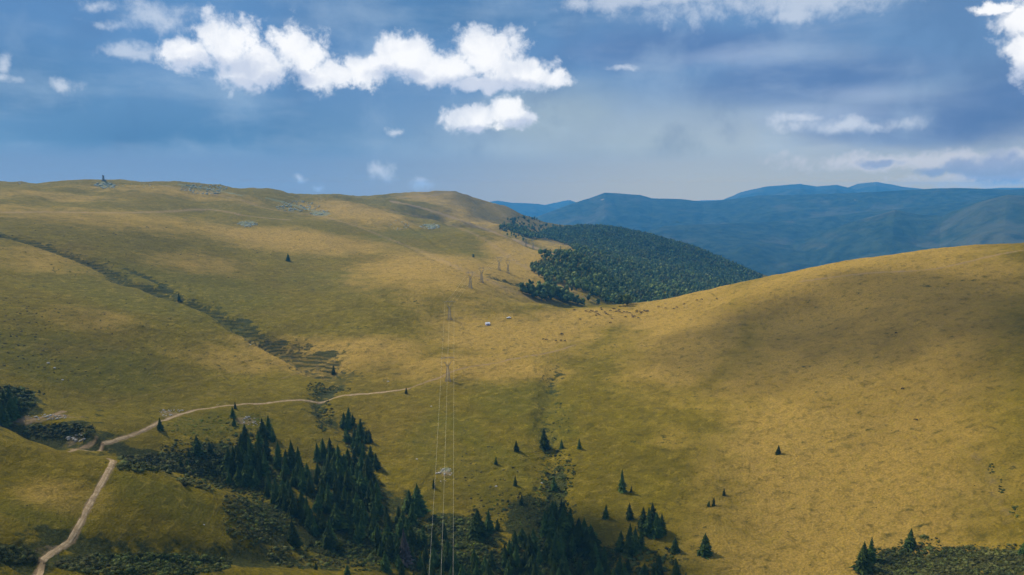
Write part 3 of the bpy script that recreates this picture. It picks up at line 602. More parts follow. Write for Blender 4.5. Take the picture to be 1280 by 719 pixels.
def at_px(u, v, hp, label, group=None, **kw):
    p, ok = hit(u, v); h = hp * depth(p) / F / math.cos(PITCH) * 1.06
    return spruce(p[0], p[1], h, label, group, **kw)
LONE = [
 (360,326,9,'tiny spruce alone high on the left slope, well below the upper grassy track'),
 (508,492,8,'small dark spruce just below the end of the pale road bench, left of the pylon'),
 (224,376,10,'small spruce standing in the upper gully on the left slope'),
 (417,468,12,'spruce standing inside the wide lower end of the striped gully'),
 (200,538,16,'dark spruce standing right beside the bend of the dirt road'),
 (294,511,9,'highest of three small spruces just below the middle of the dirt road'),
 (291,522,14,'middle one of three small spruces below the dirt road'),
 (293,532,11,'lowest of three small spruces below the dirt road'),
 (246,568,24,'spruce apart from the stand on the ravine bank below the road'),
 (366,681,32,'lone spruce on open ground below and left of the dense ravine stand'),
 (395,712,11,'short bushy spruce at the lower edge, left of two small ones'),
 (434,719,14,'spruce tip at the bottom edge near the green lip'),
 (482,714,26,'pointed young spruce on the green lip at the bottom edge'),
 (498,711,19,'smaller young spruce just right of the pointed one on the green lip'),
 (470,586,20,'spruce at the right tip of the upper ravine stand'),
 (521,641,36,'tallest spruce of the three standing out right of the dense stand'),
 (511,638,26,'slim spruce just left of the tallest one right of the dense stand'),
 (529,641,13,'shortest spruce of the three right of the dense stand'),
 (542,610,12,'small spruce below the stony hollow under the power line'),
 (620,580,10,'small spruce alone on grass right of the power line'),
 (597,671,36,'tall spruce left of two others below the power line on the right'),
 (611,664,27,'broad spruce beside the tall one right of the power line'),
 (622,662,14,'low spruce at the right of the group beside the power line'),
 (556,674,20,'dark spruce under the conductors above the bottom wood'),
 (645,564,14,'small spruce left of the stream, level with the large one beside it'),
 (679,560,25,'large spruce standing in the upper stream bed'),
 (702,560,11,'small spruce just right of the large one in the stream bed'),
 (724,561,13,'small spruce furthest right of the row above the stream bushes'),
 (644,607,13,'small spruce left of the stream bushes'),
 (652,630,13,'sparse small spruce left of the tall streamside group'),
 (692,612,17,'spruce at the top of the tall streamside group'),
 (777,614,28,'slender tall spruce alone on the right hillside above a low bush'),
 (789,615,8,'low bushy spruce right beside the slender tall one'),
 (757,648,18,'left spruce of a pair on grass above the round clump'),
 (786,648,20,'right spruce of a pair on grass above the round clump'),
 (844,690,18,'small spruce alone between the clump and the bottom row'),
 (881,692,26,'dark spruce alone on the right hillside, right of the bottom wood'),
 (886,633,8,'left of two low spruces touching on the right hillside'),
 (892,632,11,'right of two low spruces touching on the right hillside'),
 (905,619,9,'small spruce just above the touching pair on the right hillside'),
 (973,567,11,'lone small spruce high on the right hillside'),
 (1078,714,38,'big dark double spruce at the bottom right, its left crown'),
 (1088,703,32,'big dark double spruce at the bottom right, its right crown'),
 (1137,684,24,'pointed spruce at the left end of the bottom right shrubs'),
 (1279,692,16,'spruce cut by the right edge of the picture'),
 (5,532,30,'dark spruce at the left edge above the eroded bank'),
 (16,522,26,'spruce at the left edge, right one of the dark clump'),
]
for (u, v, hp, lb) in LONE: at_px(u, v, hp, lb)
at_px(506, 704, 44, 'withered grey brown spruce at the right end of the dense stand', dead=True)
for (u, v, hp) in [(803,664,30),(811,668,34),(820,670,30),(827,667,26),(815,660,32)]: at_px(u, v, hp, 'spruce in the close upper clump on the right hillside', 'spruces of the upper clump')
for (u, v, hp) in [(776,690,28),(784,694,32),(793,692,34),(801,686,26),(787,684,30)]: at_px(u, v, hp, 'spruce in the round dark clump above the bottom row', 'spruces of the round clump')
def inside(x, y, poly):
    c = False
    for i in range(len(poly)):
        (x1, y1), (x2, y2) = poly[i - 1], poly[i]
        if (y1 > y) != (y2 > y) and x < (x2 - x1) * (y - y1) / (y2 - y1) + x1: c = not c
    return c
def stand(poly, n, hp, label, group, gap=3.2, seed=0):
    r = random.Random(seed); us, vs_ = [p[0] for p in poly], [p[1] for p in poly]; got = []; tries = 0
    while len(got) < n and tries < n * 40:
        tries += 1; u, v = r.uniform(min(us), max(us)), r.uniform(min(vs_), max(vs_))
        if not inside(u, v, poly): continue
        p, _ = hit(u, v)
        if any((p[0] - q[0]) ** 2 + (p[1] - q[1]) ** 2 < gap ** 2 for q in got): continue
        got.append(p); h = r.uniform(*hp) * depth(p) / F * (1 if r.random() > .2 else .7)
        spruce(p[0], p[1], h, label, group)
stand([(285,585),(300,556),(318,540),(338,545),(356,570),(385,585),(402,565),(425,580),(440,566),(462,575),(470,600),(474,650),(498,655),(515,650),(518,700),(478,700),(440,672),(410,684),(375,660),(335,625),(292,600)], 165, (19, 33), 'dark spruce in the dense stand that fills the ravine', 'spruces of the dense ravine stand', 2.9, 1)
stand([(262,590),(305,570),(312,600),(290,606)], 8, (14, 22), 'spruce at the shrubby left end of the ravine stand', 'spruces at the left end of the ravine stand', 3, 2)
stand([(424,530),(440,524),(462,545),(466,575),(450,570),(430,552)], 18, (13, 21), 'spruce in the small wood above the ravine stand', 'spruces of the small upper wood', 3, 3)
stand([(680,668),(690,650),(702,655),(706,675),(690,680)], 10, (30, 46), 'tall spruce in the narrow group beside the lower stream', 'tall streamside spruces', 2.4, 4)
stand([(565,719),(572,694),(600,700),(640,690),(655,672),(672,690),(705,690),(735,672),(752,700),(790,716),(838,712),(862,719),(860,745),(560,745)], 84, (18, 34), 'dark spruce in the wood along the bottom edge of the picture', 'spruces of the bottom wood', 3.4, 5)
stand([(690,668),(712,662),(735,668),(745,690),(715,694)], 14, (24, 36), 'spruce in the dense part of the bottom wood below the tall group', 'spruces below the tall group', 3.0, 6)
stand([(495,690),(520,672),(560,690),(575,719),(560,750),(500,750)], 26, (20, 34), 'dark spruce where the ravine stand meets the bottom wood', 'spruces between ravine stand and bottom wood', 3.0, 9)
stand([(-4,525),(14,525),(24,515),(20,500),(-4,500)], 7, (20, 30), 'spruce in the dark clump at the left edge above the eroded bank', 'spruces of the left edge clump', 3, 7)
stand([(215,572),(262,560),(262,582),(225,584)], 4, (10, 16), 'low spruce among the dark shrubs of the left ravine', 'low spruces of the left ravine', 3, 8)

# ------------------------------------------------------------------ lumps of foliage
import bmesh
def ico(sub):
    bm = bmesh.new(); bmesh.ops.create_icosphere(bm, subdivisions=sub, radius=1); V = np.array([v.co[:] for v in bm.verts]); Fc = np.array([[v.index for v in f.verts] for f in bm.faces]); bm.free(); return V, Fc
I1, I2 = ico(1), ico(2)
def lumps(name, P_, rad, flat, m, base=I1, jag=0.35, seed=0, leaves=0, **props):
    """many ragged crowns in one mesh: P_ (n,3) centres, rad (n,), flat = height / width"""
    g = np.random.default_rng(seed); V0, F0 = base; n_ = len(P_); tall = np.where((g.random(n_) < .25) & (flat > 1), .62, 1.0); sc = np.stack([rad * tall * g.uniform(.8, 1.2, n_), rad * tall * g.uniform(.8, 1.2, n_), rad * flat * g.uniform(.7, 1.35, n_) / tall ** .6], -1)
    nl_ = leaves
    if nl_:                                          # loose leaf sprays round an inner mass
        dirs = g.normal(size=(n_, nl_, 3)); dirs[..., 2] = np.abs(dirs[..., 2]) * 1.0 - .25; dirs /= np.linalg.norm(dirs, axis=-1, keepdims=True)
        ctr = dirs * g.uniform(.62, 1.08, (n_, nl_, 1)); tri = ctr[:, :, None, :] + g.normal(size=(n_, nl_, 3, 3)) * .19
        U = np.concatenate([np.broadcast_to(V0[None] * .78, (n_, len(V0), 3)) * (1 + g.uniform(-jag, jag, (n_, len(V0), 1))), tri.reshape(n_, nl_ * 3, 3)], 1)
        F0 = np.concatenate([F0, len(V0) + np.arange(nl_ * 3).reshape(nl_, 3)]); V = U * sc[:, None, :]; nv = len(V0) + nl_ * 3
    else: V = V0[None] * sc[:, None, :] * (1 + g.uniform(-jag, jag, (n_, len(V0), 1))); nv = len(V0)
    a = g.uniform(0, 6.28, n_); ca, sa = np.cos(a)[:, None], np.sin(a)[:, None]
    V = np.stack([V[..., 0] * ca - V[..., 1] * sa, V[..., 0] * sa + V[..., 1] * ca, V[..., 2]], -1) + P_[:, None, :]
    Fc = F0[None] + (np.arange(n_) * nv)[:, None, None]
    me = mesh(name, V.reshape(-1, 3), Fc.reshape(-1, 3), m); at = me.attributes.new('tone', 'FLOAT', 'POINT'); at.data.foreach_set('value', np.repeat(g.random(n_), nv).astype(np.float32)); return obj(name, me, **props)
RP = np.concatenate([ROAD_A, ROAD_B])
def scatter(regions, seed, gap=None):
    """regions: (u, v, ru, rv, count, rmin, rmax)"""
    r = random.Random(seed); P_, q = [], []
    for (u, v, ru, rv, c, r0, r1) in regions:
        for _ in range(c):
            a = r.uniform(0, 6.28); k = math.sqrt(r.random()); p, ok = hit(u + ru * k * math.cos(a), v + rv * k * math.sin(a))
            if not ok or np.min(np.hypot(RP[:, 0] - p[0], RP[:, 1] - p[1])) < 3.2: continue
            P_.append(p); q.append(r0 * .8 + (r1 * 1.2 - r0 * .8) * r.random() ** 1.9)
    return np.array(P_), np.array(q)
P_, q = scatter([(235,578,88,12,882,0.36,1.36),(270,600,50,12,189,0.48,1.24),(300,560,40,20,189,0.36,1.12),(240,560,40,12,126,0.36,0.93),(12,500,30,18,168,0.60,1.86),(45,492,10,4,21,0.48,0.93),(75,538,45,9,189,0.36,1.12),(320,640,45,40,462,0.30,0.93),(400,695,70,18,336,0.36,0.99),
   (180,706,110,14,798,0.36,0.99),(18,694,40,9,231,0.30,0.87),(560,680,60,34,546,0.30,0.99),(640,640,55,24,147,0.24,0.81),(692,640,22,56,160,0.30,0.99),(698,590,22,30,168,0.30,0.87),(700,530,14,30,63,0.24,0.68),(760,700,90,24,315,0.36,0.99),(680,470,12,10,21,0.30,0.62),(600,700,110,26,700,.3,1.2),(560,665,50,22,260,.3,1.1),(692,655,24,40,200,.3,1.2),(770,705,80,16,260,.3,1.1),(330,640,44,36,300,.3,1.0),(460,695,60,20,260,.3,1.1),(220,580,90,12,300,.3,1.2)], 31)
P_[:, 2] += q * .15; lumps('shrub_cover', P_, q * 1.35, .6, M['shrub'], jag=.55, seed=5, leaves=34, kind='stuff')
P_, q = scatter([(1190,704,110,20,1302,0.30,0.93),(1110,705,40,20,231,0.30,0.93),(1240,690,60,10,126,0.30,0.81),(1150,680,30,10,84,0.30,0.81),(1240,585,5,8,10,.3,.6),(1252,610,5,10,14,.3,.7),(1268,640,6,10,14,.3,.8)], 32)
P_[:, 2] += q * .15; lumps('shrub_cover', P_, q * 1.35, .6, M['shrub'], jag=.5, seed=6, leaves=34, kind='stuff')
P_, q = scatter([(395,448,36,14,50,0.24,0.62),(395,486,12,8,126,0.36,1.12),(420,488,20,4,84,0.36,0.87),(300,404,30,10,29,0.24,0.68),(345,428,24,9,25,0.24,0.68),(210,366,34,10,42,0.24,0.74),(120,335,60,12,126,0.30,0.99),(445,545,14,24,126,0.48,1.36),(405,520,12,20,105,0.48,1.24)], 33)
P_[:, 2] += q * .2; lumps('shrub_cover', P_, q, .6, M['shrub'], jag=.5, seed=7, leaves=34, kind='stuff')
M['lush'] = foliage('bright_green_bushes', (0.050, 0.072, 0.010), (0.120, 0.150, 0.020))
P_, q = scatter([(252,533,44,12,140,.2,.7),(305,528,40,12,90,.2,.7),(520,706,24,10,60,.3,.9),(590,694,50,14,90,.3,.9),(330,600,24,12,50,.3,.8),(310,655,30,26,90,.2,.7),(640,640,60,26,80,.2,.7),(690,600,26,40,70,.2,.7),(280,590,50,8,60,.3,.8),(440,700,50,8,60,.2,.6)], 36)
P_[:, 2] += q * .15; lumps('green_bushes', P_, q * 1.2, .5, M['lush'], jag=.5, seed=15, leaves=34, kind='stuff')
# scattered heather tufts over the slopes
P_, q = scatter([(110,420,140,60,420,.3,.8),(40,400,60,50,140,.4,1.0),(300,340,160,40,240,.4,1.0),(420,320,120,40,150,.4,1.0),(180,300,200,30,160,.5,1.2),(560,440,120,50,110,.2,.6),(620,600,60,50,150,.3,.8),(1000,560,280,110,260,.15,.4),(300,480,120,30,80,.2,.6),(600,320,70,30,60,.5,1.2),(150,630,130,60,60,.15,.35)], 34)
lumps('heather_tufts', P_, q, .45, M['tuft'], seed=8, kind='stuff')
# rock fields and loose stones
P_, q = scatter([(133,232,16,4,90,1,3),(255,236,30,7,200,1,3.5),(310,280,14,4,60,.8,2.4),(372,258,28,7,140,1,3.5),(400,266,14,4,40,1,3),(538,283,12,4,60,1.2,3.5),(500,280,12,8,30,1,2.5),(190,232,60,3,30,.8,2)], 35)
lumps('rock_field', P_, q, .55, M['rock'], jag=.25, seed=9, kind='stuff')
STONES = [(60,454,1.3,'white boulder on the left slope above the dark left edge clump'),(68,460,1.0,'smaller white stone just below the white boulder'),(78,475,.9,'pale stone low on the left slope'),(313,431,1.0,'white stone beside the middle of the gully'),
 (521,574,.8,'white stone on grass left of the conductors'),(620,608,.9,'white stone on grass right of the conductors'),(539,508,.9,'flat pale stone near the conductors below the pylon'),(677,604,.8,'white stone left of the stream bushes'),(255,656,.5,'white stone on the near knoll'),(485,477,1.1,'pale stone above the end of the road bench')]
for i, (u, v, rr, lb) in enumerate(STONES):
    p, _ = hit(u, v); V, Fc = I2; g = np.random.default_rng(i); me = mesh('boulder', V * np.array([rr, rr * .8, rr * .5]) * (1 + g.uniform(-.15, .15, (len(V), 1))), Fc, M['pale']); o = obj('boulder', me, label=lb, category='boulder'); o.location = p
P_, q = scatter([(557,590,12,5,26,.3,.9),(552,600,6,4,10,.2,.5),(95,548,12,5,40,.3,.9),(60,522,30,4,40,.3,.8),(215,516,16,5,50,.3,.8),(312,527,14,6,30,.3,.8),(290,505,30,2,26,.2,.6)], 37)
lumps('loose_stones', P_, q, .6, M['pale'], jag=.25, seed=10, kind='stuff')

# ------------------------------------------------------------------ far wood beyond the saddle: one mass of broadleaf crowns
WOODPX = [(690,348),(672,344),(668,334),(700,318),(722,320),(712,308),(690,300),(662,298),(640,290),(625,284),(648,288),(672,293),(690,287),(720,284),(768,284),(800,290),(860,308),(920,333),(965,352),(975,380),(790,383),(758,380),(735,368),(700,355)]
def crowns(n_, gap, seed):
    r = random.Random(seed); P_ = []; cell = {}
    us, vs_ = [p[0] for p in WOODPX], [p[1] for p in WOODPX]; k = 0
    while len(P_) < n_ and k < n_ * 30:
        k += 1
        # even over the ground: draw in distance and bearing, keep what lies inside the wood's outline
        d = math.sqrt(r.uniform(1000 ** 2, 2950 ** 2)); a = r.uniform(azel(615, 300)[0], azel(1010, 340)[0]); x, y = d * math.sin(a), d * math.cos(a); z = float(gz(x, y))
        yc = y * math.cos(PITCH) - z * math.sin(PITCH); u = 640 + F * x / yc; v = 359.5 + F * (-(z * math.cos(PITCH) + y * math.sin(PITCH))) / yc
        if not inside(u, v, WOODPX) and not (u > 800 and v > 345 + (u-800)*.05): continue
        c = (int(x / gap), int(y / gap))
        if any((x - q[0]) ** 2 + (y - q[1]) ** 2 < gap * gap * .8 for i in (-1, 0, 1) for j in (-1, 0, 1) for q in cell.get((c[0] + i, c[1] + j), [])): continue
        cell.setdefault(c, []).append((x, y)); P_.append((x, y, z))
    return np.array(P_)
P_ = crowns(19000, 6.0, 3); EX, _q = scatter([(676,338,14,8,40,1,1),(690,352,10,8,26,1,1),(712,362,16,9,10,1,1),(745,374,16,7,10,1,1),(690,322,16,6,26,1,1),(735,348,24,14,40,1,1),(770,380,20,4,20,1,1),(650,297,18,5,26,1,1)], 41)
P_ = np.concatenate([P_, EX]); g = np.random.default_rng(4); q = (2.7 + 3.4 * g.random(len(P_)) ** 1.8) ; P_[:, 2] += q * .9 + 2
print('wood', len(P_)); lumps('broadleaf_forest', P_, q, 1.15, M['wood'], jag=.3, seed=11, leaves=26, kind='stuff')
P_, q = scatter([(655,280,26,9,60,4,7),(690,287,20,4,30,4,7),(640,286,16,4,26,3,6),(665,292,16,5,40,3,6)], 38); P_[:, 2] += q * .9
lumps('broadleaf_forest', P_, q, 1.1, M['wood'], jag=.28, seed=12, leaves=26, kind='stuff')

# individual broadleaf trees on the edge of the saddle
def leafy(seed):
    r = np.random.default_rng(seed); V, Fc = I2; out, fo = [], []; o = 0
    for k in range(16):
        a = r.uniform(0, 6.28); rr = r.uniform(0, .30); h = r.uniform(.30, .92); s = r.uniform(.10, .19) * (1.25 - .5 * abs(h - .5)); rr *= 1.15 - abs(h - .5) * 1.3
        Q = V * s * (1 + r.uniform(-.30, .30, (len(V), 1))) + np.array([rr * math.cos(a), rr * math.sin(a), h]); out.append(Q); fo.append(Fc + o); o += len(V)
    me = mesh('leafy_crown', np.concatenate(out), np.concatenate(fo), M['leaf']); at = me.attributes.new('tone', 'FLOAT', 'POINT'); at.data.foreach_set('value', np.repeat(r.random(16), len(V)).astype(np.float32)); return me
LEAF = [leafy(s) for s in range(4)]; LTR = trunk_mesh('leafy_trunk', 0.03, 0.6)
def broadleaf(u, v, hp, label, group=None):
    p, _ = hit(u, v); h = hp * depth(p) / F; e = bpy.data.objects.new('broadleaf_tree', None); COL.objects.link(e); e.location = (p[0], p[1], p[2] - .2)
    e['label'] = label; e['category'] = 'tree'
    if group: e['group'] = group
    c = obj('crown', LEAF[random.randrange(4)], e); t = obj('trunk', LTR, e); c.scale = (h, h, h); t.scale = (h, h, h); e.rotation_euler.z = random.uniform(0, 6.28)
for (u, v, hp) in [(653,366,12),(659,369,15),(665,370,14),(671,373,15),(677,376,16),(683,376,22),(689,375,18),(695,373,15),(693,367,14),(663,362,13),(674,368,16),(684,366,18),(703,376,15),(709,379,16),(716,380,13),(722,381,12),(729,382,9),(748,381,7)]:
    broadleaf(u, v, hp, 'broadleaf tree in the hollow behind the edge of the saddle', 'broadleaf trees behind the saddle edge')
for (u, v, hp, lb) in [(674,343,5,'small tree alone on the sunny spur above the wood'),(685,320,6,'small tree on the crest of the sunny spur'),(592,322,4,'bush on the far ridge flank above the pylons')]: broadleaf(u, v, hp, lb)

# ------------------------------------------------------------------ power lines
def pylon_parts(H, sp):
    """cat-head lattice tower: waisted body, open window, cross beam, three insulators"""
    b = Tri(); zb = H * .58; w0, w1 = H * .085, H * .03
    def ring(z, w_): return [(sx * w_, sy * w_, z) for sx, sy in ((-1, -1), (1, -1), (1, 1), (-1, 1))]
    N = 7; zs = [zb * (1 - (1 - i / N) ** 1.0) for i in range(N + 1)]; rs = [ring(z, w0 + (w1 - w0) * z / zb) for z in zs]
    for i in range(N):
        for k in range(4):
            b.rod(rs[i][k], rs[i + 1][k], .17); b.rod(rs[i][k], rs[i + 1][(k + 1) % 4], .06); b.rod(rs[i][(k + 1) % 4], rs[i + 1][k], .06); b.rod(rs[i + 1][k], rs[i + 1][(k + 1) % 4], .06)
    h = Tri(); zt = H * .90; xw = sp * .62
    for s in (-1, 1):
        for sy in (-1, 1):
            h.rod((s * w1, sy * w1, zb), (s * xw, sy * .35, zb + (zt - zb) * .55), .12); h.rod((s * xw, sy * .35, zb + (zt - zb) * .55), (s * xw * .8, sy * .35, zt), .12)
            h.rod((0, sy * w1, zb), (s * xw * .75, sy * .35, zb + (zt - zb) * .55), .08)
        for q in range(5):
            f0, f1 = q / 5, (q + 1) / 5; h.rod((s * (w1 + (xw - w1) * f0), -.35 * f0, zb + (zt - zb) * .55 * f0), (s * (w1 * 0 + xw * .75 * f1), .35 * f1, zb + (zt - zb) * .55 * f1), .05)
        h.rod((s * xw * .8, 0, zt), (s * xw * .8, 0, H), .09)
    c = Tri(); L = sp * 1.15; 
    for sy in (-.4, .4): c.rod((-L, sy, zt), (L, sy, zt), .10); c.rod((-L * .7, sy * .5, zt + .9), (L * .7, sy * .5, zt + .9), .08)
    for q in range(12):
        x0, x1 = -L + 2 * L * q / 12, -L + 2 * L * (q + 1) / 12; c.rod((x0, -.4, zt), (x1, .4, zt), .05); zz = lambda x: zt + (.9 if abs(x) <= L * .7 else .9 * max(0, (L - abs(x)) / (L * .3))); c.rod((x0, 0, zt if q % 2 else zz(x0)), (x1, 0, zz(x1) if q % 2 else zt), .05)
    return b, h, c, zt
def insulator(z):
    t = Tri(); 
    for k in range(7): t.rod((0, 0, z - .25 * k), (0, 0, z - .25 * k - .10), .16, .05, 6)
    t.rod((0, 0, z), (0, 0, z - 1.8), .04); return t
def tower(p, H, sp, rz, label, group):
    e = bpy.data.objects.new('electricity_pylon', None); COL.objects.link(e); e.location = (p[0], p[1], p[2] - .3); e.rotation_euler.z = rz; e['label'] = label; e['category'] = 'pylon'; e['group'] = group
    b, h, c, zt = pylon_parts(H, sp); obj('lattice_body', b.mesh('lattice_body', M['steel']), e); obj('window_frame', h.mesh('window_frame', M['steel']), e); obj('cross_beam', c.mesh('cross_beam', M['steel']), e)
    ft = Tri()
    for sx in (-1, 1):
        for sy in (-1, 1): ft.box((sx * H * .085, sy * H * .085, .1), (.9, .9, 1.2))
    obj('footing', ft.mesh('footing', M['stone']), e)
    tips = []
    for s in (-1, 0, 1):
        o = obj('insulator', insulator(zt).mesh('insulator', M['insul']), e); o.location = (s * sp, 0, 0)
        tips.append(Vector((p[0] + s * sp * math.cos(rz), p[1] + s * sp * math.sin(rz), p[2] - .3 + zt - 1.8)))
    return tips
def power_line(spots, H, sp, names, cond_labels, group):
    ps = [np.array([x, y, float(gz(x, y))]) for x, y in spots]; tips = []
    for i, p in enumerate(ps):
        a = ps[max(i - 1, 0)]; b = ps[min(i + 1, len(ps) - 1)]; rz = math.atan2(b[1] - a[1], b[0] - a[0]) - math.pi / 2
        tips.append(tower(p, H, sp, rz, names[i], group))
    for k in range(3):
        t = Tri()
        for i in range(len(tips) - 1):
            a, b = tips[i][k], tips[i + 1][k]; L = (b - a).length; sag = 0.018 * L; m_ = 28; pr = None
            for j in range(m_ + 1):
                f = j / m_; q = a.lerp(b, f); q.z -= 4 * sag * f * (1 - f)
                if pr is not None: t.rod(pr, q, WR, k=5)
                pr = q
        obj('power_cable', t.mesh('power_cable', M['wire'], True), label=cond_labels[k], category='power cable', group=group + ' conductors')
WR = 0.038
def g_at(u, v): return tuple(hit(u, v)[0][:2])
power_line([(-20, 150), g_at(560, 476), g_at(562, 399), g_at(588, 360), g_at(624, 338), (30, 1500)], 22.5, 5.2,
  ['lattice pylon standing in the near valley below the picture', 'nearest grey lattice pylon beside the pale track', 'second grey lattice pylon at the top of the long pair of spans', 'third pylon standing on the lip where the ground drops to the hollow', 'fourth pylon on the sunlit flank behind the lip', 'last pylon down behind the sunny spur'],
  ['left conductor of the near power line', 'middle conductor of the near power line', 'right conductor of the near power line'], 'pylons of the near power line')
WR = 0.022
power_line([g_at(602, 353), g_at(635, 342), (45, 1500)], 22.5, 4.2, ['dark slim pylon just right of the third one on the lip', 'faint pylon at the right of the sunlit pair', 'last pylon of the second line beyond the spur'],
  ['left conductor of the far power line', 'middle conductor of the far power line', 'right conductor of the far power line'], 'pylons of the far power line')

# ------------------------------------------------------------------ grazing cattle (one continuous skinned body each)
def cow_mesh(name, m):
    me = bpy.data.meshes.new(name)
    V = [(0,0,1.05),(.55,0,1.08),(-.55,0,1.12),(-.95,0,1.10),(.95,0,1.05),(1.25,0,.85),(1.45,0,.55),(1.55,0,.28),(1.62,0,.12),(-1.12,0,1.15),(-1.18,0,.55),
         (.62,.22,.75),(.62,.24,.40),(.64,.24,.04),(.62,-.22,.75),(.62,-.24,.40),(.64,-.24,.04),(-.80,.24,.80),(-.90,.25,.42),(-.84,.25,.04),(-.80,-.24,.80),(-.90,-.25,.42),(-.84,-.25,.04),(1.46,.17,.62),(1.46,-.17,.62)]
    Rr = [.38,.36,.38,.28,.28,.19,.16,.13,.10,.05,.03,.15,.09,.08,.15,.09,.08,.18,.09,.08,.18,.09,.08,.04,.04]
    E = [(0,1),(0,2),(2,3),(1,4),(4,5),(5,6),(6,7),(7,8),(3,9),(9,10),(1,11),(11,12),(12,13),(1,14),(14,15),(15,16),(2,17),(17,18),(18,19),(2,20),(20,21),(21,22),(6,23),(6,24)]
    me.from_pydata(V, E, []); o = bpy.data.objects.new(name, me); COL.objects.link(o); o.modifiers.new('s', 'SKIN'); sub_ = o.modifiers.new('d', 'SUBSURF'); sub_.levels = 1
    for i, sv in enumerate(me.skin_vertices[0].data): sv.radius = (Rr[i], Rr[i]); sv.use_root = i == 0
    dg = bpy.context.evaluated_depsgraph_get(); out = bpy.data.meshes.new_from_object(o.evaluated_get(dg)); bpy.data.objects.remove(o); out.materials.clear(); out.materials.append(m); out.name = name
    out.polygons.foreach_set('use_smooth', np.ones(len(out.polygons), bool)); return out
COWS = [cow_mesh('cow', M['darkhide']), cow_mesh('cow', M['redhide'])]
def cow(u, v, label, group=None, s=1.0, k=None):
    p, _ = hit(u, v); o = obj('cow', COWS[random.random() < .5 if k is None else k], label=label, category='cow'); o.location = p; o.rotation_euler.z = random.choice((0, math.pi)) + random.uniform(-.7, .7); o.scale = (s, s, s)
    if group: o['group'] = group
cow(702.5, 419, 'large black cow standing by itself above the little group', s=1.6, k=0)
for (u, v) in [(679,425),(683,425.5),(695,427),(701,426.5),(706,427)]: cow(u, v, 'dark cow of the little group just below the large black one', 'cows of the little group', s=1.15, k=0)
rc = random.Random(12); herd = [(718,388),(732,389.5),(739,389),(741,390),(744,391),(746,390),(747,393),(751,386),(752,388),(756,391),(758,393),(760,394),(763,389),(766,386.5),(768,387),(773,389.5),(775,391),(778,392),(780,390.5),(784,391),(787,392),(790,395),(793,396),(796,389),(796,391),(800,390),(801,392),(803,391),(805,389),(807,390),(810,390),(725,400),(765,399),(763,404),(745,395),(737,391),(733,390),(749,394),(770,390),(774,388),(782,397),(791,397),(798,398),(809,389)]
for (u, v) in herd: cow(u, v, 'small distant cow in the herd on the pale saddle', 'herd on the saddle', s=1.1)
for (u, v) in [(823,384),(832,386),(842,387),(846,385),(855,381),(871,376),(877,375),(896,374)]: cow(u, v, 'distant cow strung out right of the main herd', 'cows right of the herd', s=1.1)
for (u, v, lb) in [(1120,417,'tiny dark animal alone high on the shaded right hillside'),(1128,487,'tiny dark animal on the sunny part of the right hillside'),(1145,526,'tiny dark animal below the other on the sunny right hillside')]: cow(u, v, lb, s=.9, k=0)

# ------------------------------------------------------------------ camp on the saddle: a cabin tent and a white pickup
p, _ = hit(609.5, 406); e = bpy.data.objects.new('cabin_tent', None); COL.objects.link(e); e.location = p; e.rotation_euler.z = R(25); e['label'] = 'small lilac grey tent pitched on the pale saddle'; e['category'] = 'tent'
t = Tri(); t.add([(-2.4,-1.7,-.3),(2.4,-1.7,-.3),(2.4,1.7,-.3),(-2.4,1.7,-.3),(-2.2,-1.5,1.7),(2.2,-1.5,1.7),(2.2,1.5,1.7),(-2.2,1.5,1.7)], [(0,1,5,4),(1,2,6,5),(2,3,7,6),(3,0,4,7)]); obj('tent_wall', t.mesh('tent_wall', M['tarp']), e)
t = Tri(); t.add([(-2.6,-1.9,1.62),(2.6,-1.9,1.62),(2.6,1.9,1.62),(-2.6,1.9,1.62),(-2.4,0,2.9),(2.4,0,2.9)], [(0,1,5,4),(2,3,4,5),(1,2,5),(3,0,4)]); obj('tent_roof', t.mesh('tent_roof', M['white']), e)
t = Tri(); t.box((0,-1.62,.7), (.9,.06,1.5)); obj('door_flap', t.mesh('door_flap', M['glass']), e)
def vehicle(u, v, rz, label, cat, name):
    p, _ = hit(u, v); e = bpy.data.objects.new(name, None); COL.objects.link(e); e.location = p; e.rotation_euler.z = rz; e['label'] = label; e['category'] = cat
    t = Tri(); pr = [(-2.5,.55),(-2.5,1.15),(-.6,1.2),(-.35,1.85),(1.0,1.85),(1.5,1.25),(2.4,1.1),(2.5,.6)]
    V = [(x, s * (.92 if z < 1.4 else .78), z) for s in (-1, 1) for x, z in pr]; n_ = len(pr); t.add(V, [tuple(range(n_)), tuple(range(n_, 2 * n_))[::-1]] + [(i, n_ + i, n_ + (i + 1) % n_, (i + 1) % n_) for i in range(n_)])
    obj('body', t.mesh('body', M['white']), e); wn = Tri()
    for s in (-1, 1): wn.add([(-.3, s * .87, 1.3), (1.2, s * .87, 1.3), (.95, s * .80, 1.75), (-.2, s * .80, 1.75)], [(0, 1, 2, 3)])
    wn.add([(1.5,-.75,1.30),(1.5,.75,1.30),(1.07,.70,1.80),(1.07,-.70,1.80)], [(0,1,2,3)]); obj('window', wn.mesh('window', M['glass']), e)
    for x in (-1.6, 1.6):
        for s in (-1, 1): t = Tri(); t.rod((x, s * .95, .38), (x, s * .70, .38), .38, k=14); obj('wheel', t.mesh('wheel', M['rubber']), e)
vehicle(636, 398, R(8), 'white pickup parked on the saddle above the tent', 'pickup', 'parked_pickup')
vehicle(24, 229.5, R(0), 'white pickup parked on the skyline of the left ridge', 'pickup', 'parked_pickup')

